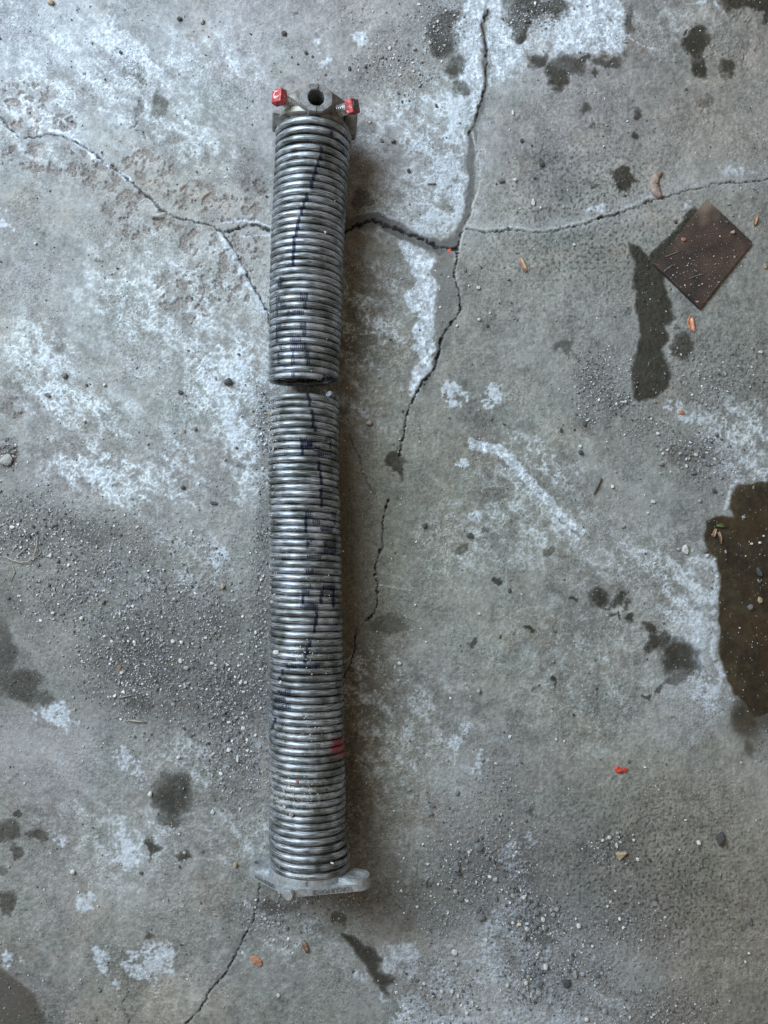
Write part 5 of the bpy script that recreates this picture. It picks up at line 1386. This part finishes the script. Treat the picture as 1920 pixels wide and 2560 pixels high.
# ------------------------------------------------------------------ leaves, twigs, chips
def strip_leaf(name, pts, widths, mat, label, cat, curl=.0012, thick=.0004, z=.0004):
    """leaf laid along measured points with measured widths"""
    P = [at(x, y) for x, y in pts]; c = sum(P, Vector()) / len(P)
    bm = bmesh.new(); rows = []
    for i, p in enumerate(P):
        t = (P[min(i + 1, len(P) - 1)] - P[max(i - 1, 0)]).normalized(); nrm = Vector((-t.y, t.x, 0))
        w = widths[i] / FP * H / 2
        row = []
        for k in (-1, -.5, 0, .5, 1):
            q = p - c + nrm * (w * k)
            row.append(bm.verts.new((q.x, q.y, z + thick + curl * (k * k) + random.uniform(-1, 1) * .00008 + curl * .4 * math.sin(i * 1.1))))
        rows.append(row)
    for a, b in zip(rows[:-1], rows[1:]):
        for k in range(4): bm.faces.new((a[k], a[k + 1], b[k + 1], b[k]))
    o = bm_obj(name, bm, mat, None, True)
    so = o.modifiers.new('thickness', 'SOLIDIFY'); so.thickness = thick; so.offset = 0
    o.location = (c.x, c.y, floor_z(c.x, c.y) + .0002)
    tag(o, label, cat)
    return o
M_ORL = noise_mat('orange_leaf', (0.34, 0.12, 0.06), (0.72, 0.36, 0.22), 350, .6, 0, .0005)
M_TANL = noise_mat('tan_leaf', (0.26, 0.14, 0.08), (0.50, 0.32, 0.20), 350, .7, 0, .0005)
M_POD = noise_mat('pod_skin', (0.20, 0.14, 0.115), (0.36, 0.27, 0.23), 260, .75, 0, .0006)
M_BRL = noise_mat('brown_leaf', (0.14, 0.08, 0.05), (0.28, 0.18, 0.12), 300, .7, 0, .0005)
M_GRN = noise_mat('green_leaf', (0.05, 0.07, 0.02), (0.14, 0.16, 0.05), 300, .6, 0, .0004)
M_STRAW = noise_mat('straw', (0.19, 0.175, 0.14), (0.36, 0.33, 0.27), 300, .7, 0, 0)
M_TWIG = noise_mat('twig_bark', (0.09, 0.075, 0.065), (0.22, 0.19, 0.16), 300, .8, 0, .0004)
M_FLAKE = noise_mat('red_paint_flake', (0.45, 0.03, 0.018), (0.72, 0.10, 0.06), 300, .5, 0, .0005)

strip_leaf('dry_leaf', [(1727, 791), (1724, 799), (1724, 810), (1728, 822), (1733, 831)], [1, 13, 17, 14, 3], M_ORL, 'bright orange dry leaf beneath the brown plate', 'leaf', .0014)
strip_leaf('dry_leaf', [(1300, 646), (1303, 656), (1309, 668), (1316, 680)], [5, 11, 11, 3], M_TANL, 'slim tan leaf on the pored slab below the long crack', 'leaf', .0010)
strip_leaf('dry_leaf', [(757, 2352), (761, 2360), (766, 2371), (769, 2380)], [5, 11, 11, 4], M_BRL, 'small brown leaf on the floor under the flange', 'leaf', .0008)
strip_leaf('dry_leaf', [(1890, 541), (1887, 549), (1885, 558), (1884, 565)], [6, 10, 8, 4], M_TANL, 'tiny curled tan leaf beside the plate corner', 'leaf', .0012)
strip_leaf('dry_leaf', [(1788, 1322), (1784, 1332), (1782, 1342)], [4, 9, 4], M_TANL, 'beige leaf scrap in the puddle corner', 'leaf', .0010)
strip_leaf('green_leaf', [(1790, 1313), (1802, 1314), (1814, 1316)], [5, 9, 4], M_GRN, 'greenish leaf scrap in the puddle corner', 'leaf', .0008)
strip_leaf('green_leaf', [(1795, 1330), (1801, 1345), (1800, 1360)], [7, 6, 4], M_BRL, 'olive brown leaf scrap below the green one in the puddle', 'leaf', .0006)
pod = strip_leaf('seed_pod', [(1652, 432), (1642, 440), (1636, 452), (1634, 466), (1638, 480), (1645, 490), (1653, 494)], [10, 20, 24, 25, 24, 18, 8], M_POD, 'curved pinkish brown seed pod with a split, lying on the long crack', 'seed pod', -.0022, .0008, .0022)
bm = bmesh.new(); p = at(1644, 461) ; bmesh.ops.create_uvsphere(bm, u_segments=10, v_segments=6, radius=.0010); 
for v in bm.verts: v.co.z *= .4
a0, a1 = Vector((-.0040, -.0004, 0)), Vector((0, 0, 0))
bmesh.ops.create_cube(bm, size=1, matrix=Matrix.Translation((-.0022, -.0005, 0)) @ Matrix.Rotation(.2, 4, 'Z') @ Matrix.Diagonal((.0046, .00045, .0005, 1)))
sp = bm_obj('split', bm, M_SEAM); sp.parent = pod; sp.location = (p.x - pod.location.x, p.y - pod.location.y, .0030)

def chip(name, pts, mat, label, cat, th=.0014, bump=.0008):
    P = [at(x, y) for x, y in pts]; c = sum(P, Vector()) / len(P); bm = bmesh.new()
    lo = [bm.verts.new((p.x - c.x, p.y - c.y, 0)) for p in P]
    hi = [bm.verts.new(((p.x - c.x) * .86, (p.y - c.y) * .86, th + random.uniform(-.3, .6) * bump)) for p in P]
    m_ = bm.verts.new((0, 0, th + bump)); n = len(P)
    for i in range(n):
        bm.faces.new((lo[i], lo[(i + 1) % n], hi[(i + 1) % n], hi[i])); bm.faces.new((hi[i], hi[(i + 1) % n], m_))
    bm.faces.new(lo[::-1])
    o = bm_obj(name, bm, mat, None, False, .0002, 1); o.location = (c.x, c.y, floor_z(c.x, c.y)); tag(o, label, cat); return o
chip('brick_chip', [(623, 2392), (634, 2388), (645, 2390), (656, 2400), (658, 2410), (652, 2417), (640, 2412), (630, 2408)], PEB_MAT['rust'], 'orange brown brick chip below the low flange ear', 'brick chip')
chip('brick_chip', [(1695, 1030), (1702, 1023), (1711, 1030), (1712, 1036), (1703, 1038), (1694, 1036)], PEB_MAT['rust'], 'small orange brown brick chip on the salt patch', 'brick chip')
chip('paint_flake', [(1536, 1922), (1541, 1915), (1550, 1917), (1556, 1923), (1562, 1918), (1571, 1922), (1566, 1930), (1556, 1930), (1548, 1935), (1540, 1930)], M_FLAKE, 'bright red curled paint flake alone on the floor', 'paint flake', .0016, .0012)
chip('paint_flake', [(1119, 622), (1128, 621), (1130, 627), (1126, 632), (1119, 631)], M_FLAKE, 'tiny red paint flake on the mortar filled crack', 'paint flake', .0008, .0003)

def tube(name, pts, r, mat, label, cat, zs=None, group=None, parent=None):
    P = []
    for i, q in enumerate(pts):
        z = (zs[i] if zs else r * 1.05)
        P.append(at(q[0], q[1], z) + Vector((0, 0, 0)))
    c = Vector((P[0].x, P[0].y, 0)); bm = bmesh.new(); rings = []; n = 6
    for i, p in enumerate(P):
        t = (P[min(i + 1, len(P) - 1)] - P[max(i - 1, 0)]).normalized(); s = t.cross(Vector((0, 0, 1))).normalized(); u = s.cross(t)
        rr = r * (1 if 0 < i < len(P) - 1 else .6)
        rings.append([bm.verts.new(p - c + s * (rr * math.cos(2 * math.pi * k / n)) + u * (rr * math.sin(2 * math.pi * k / n))) for k in range(n)])
    for a, b in zip(rings[:-1], rings[1:]):
        for k in range(n): bm.faces.new((a[k], a[(k + 1) % n], b[(k + 1) % n], b[k]))
    bm.faces.new(rings[0][::-1]); bm.faces.new(rings[-1])
    o = bm_obj(name, bm, mat, None, True); o.location = (c.x, c.y, .0004); tag(o, label, cat, group); return o
tube('twig', [(1503, 1194), (1497, 1208), (1490, 1222), (1484, 1236)], .0011, M_TWIG, 'short brown twig lying on the salty grit', 'twig')
tube('twig', [(320, 1800), (344, 1803), (366, 1806)], .0009, M_STRAW, 'pale horizontal twig beside the salt crust, lower of two', 'twig')
tube('twig', [(296, 1745), (312, 1741), (332, 1738)], .0007, M_STRAW, 'thin pale straw above the horizontal twig', 'twig')
tube('twig', [(1068, 460), (1088, 459), (1090, 461)], .0008, M_TWIG, 'tiny grey stick on the frosty area', 'twig')
tube('twig', [(732, 33), (745, 32)], .0006, M_TWIG, 'tiny brown stick at the very top', 'twig')
tube('twig', [(1572, 2432), (1585, 2440), (1588, 2450)], .0005, M_STRAW, 'forked pale straw bit in the lower field', 'twig')
tube('twig', [(1662, 1786), (1675, 1792), (1688, 1791)], .0004, M_STRAW, 'thin curved straw on the smooth floor', 'twig')
tube('twig', [(1620, 916), (1623, 905)], .0004, M_STRAW, 'straw bit on the long dark stain', 'twig')
tube('grass_stalk', [(12, 1390), (30, 1400), (50, 1406), (70, 1404), (84, 1394), (91, 1372), (94, 1336)], .0006, M_STRAW, 'long curved dry grass stalk at the gritty frame edge', 'dry grass', [.001, .0015, .002, .003, .003, .002, .001])
tube('grass_stalk', [(40, 1394), (52, 1382), (72, 1366)], .0007, M_STRAW, 'short straight dry grass stalk inside the curved one', 'dry grass')
tube('grass_stalk', [(98, 1368), (104, 1380), (92, 1394), (76, 1402)], .0004, M_STRAW, 'fine outer dry grass stalk beside the curved one', 'dry grass')
tube('grass_stalk', [(30, 1412), (38, 1430), (28, 1455)], .0004, M_STRAW, 'fine drooping dry grass stalk below the curved one', 'dry grass')
for (pts, lab) in [([(1663, 642), (1682, 635), (1702, 627)], 'pale straw on the brown plate near its near corner'), ([(1722, 697), (1740, 690), (1765, 684)], 'pale straw across the middle of the brown plate'), ([(1660, 680), (1672, 668), (1690, 660)], 'thin straw along the ragged side of the brown plate')]:
    tube('straw', pts, .0003, M_STRAW, lab, 'straw', [TH + .0012] * 3)
# sliver of twig hanging on the top socket
e1 = MU @ Vector((0.0006, 0.0150, 0.0364)); e2 = MU @ Vector((-0.0002, 0.0175, 0.0369)); e3 = MU @ Vector((0.0022, 0.0158, 0.0366)); e4 = MU @ Vector((0.0006, 0.0080, 0.0382))
bm = bmesh.new()
for (a, b) in ((e4, e1), (e1, e2), (e1, e3)):
    d = b - a; m_ = d.to_track_quat('Z', 'Y').to_matrix().to_4x4(); m_.translation = (a + b) / 2 - e1
    bmesh.ops.create_cone(bm, cap_ends=True, segments=6, radius1=.00035, radius2=.00025, depth=d.length, matrix=m_)
o = bm_obj('twig', bm, M_TWIG); o.location = e1; tag(o, 'dark forked sliver of twig on the rim of the top socket', 'twig')
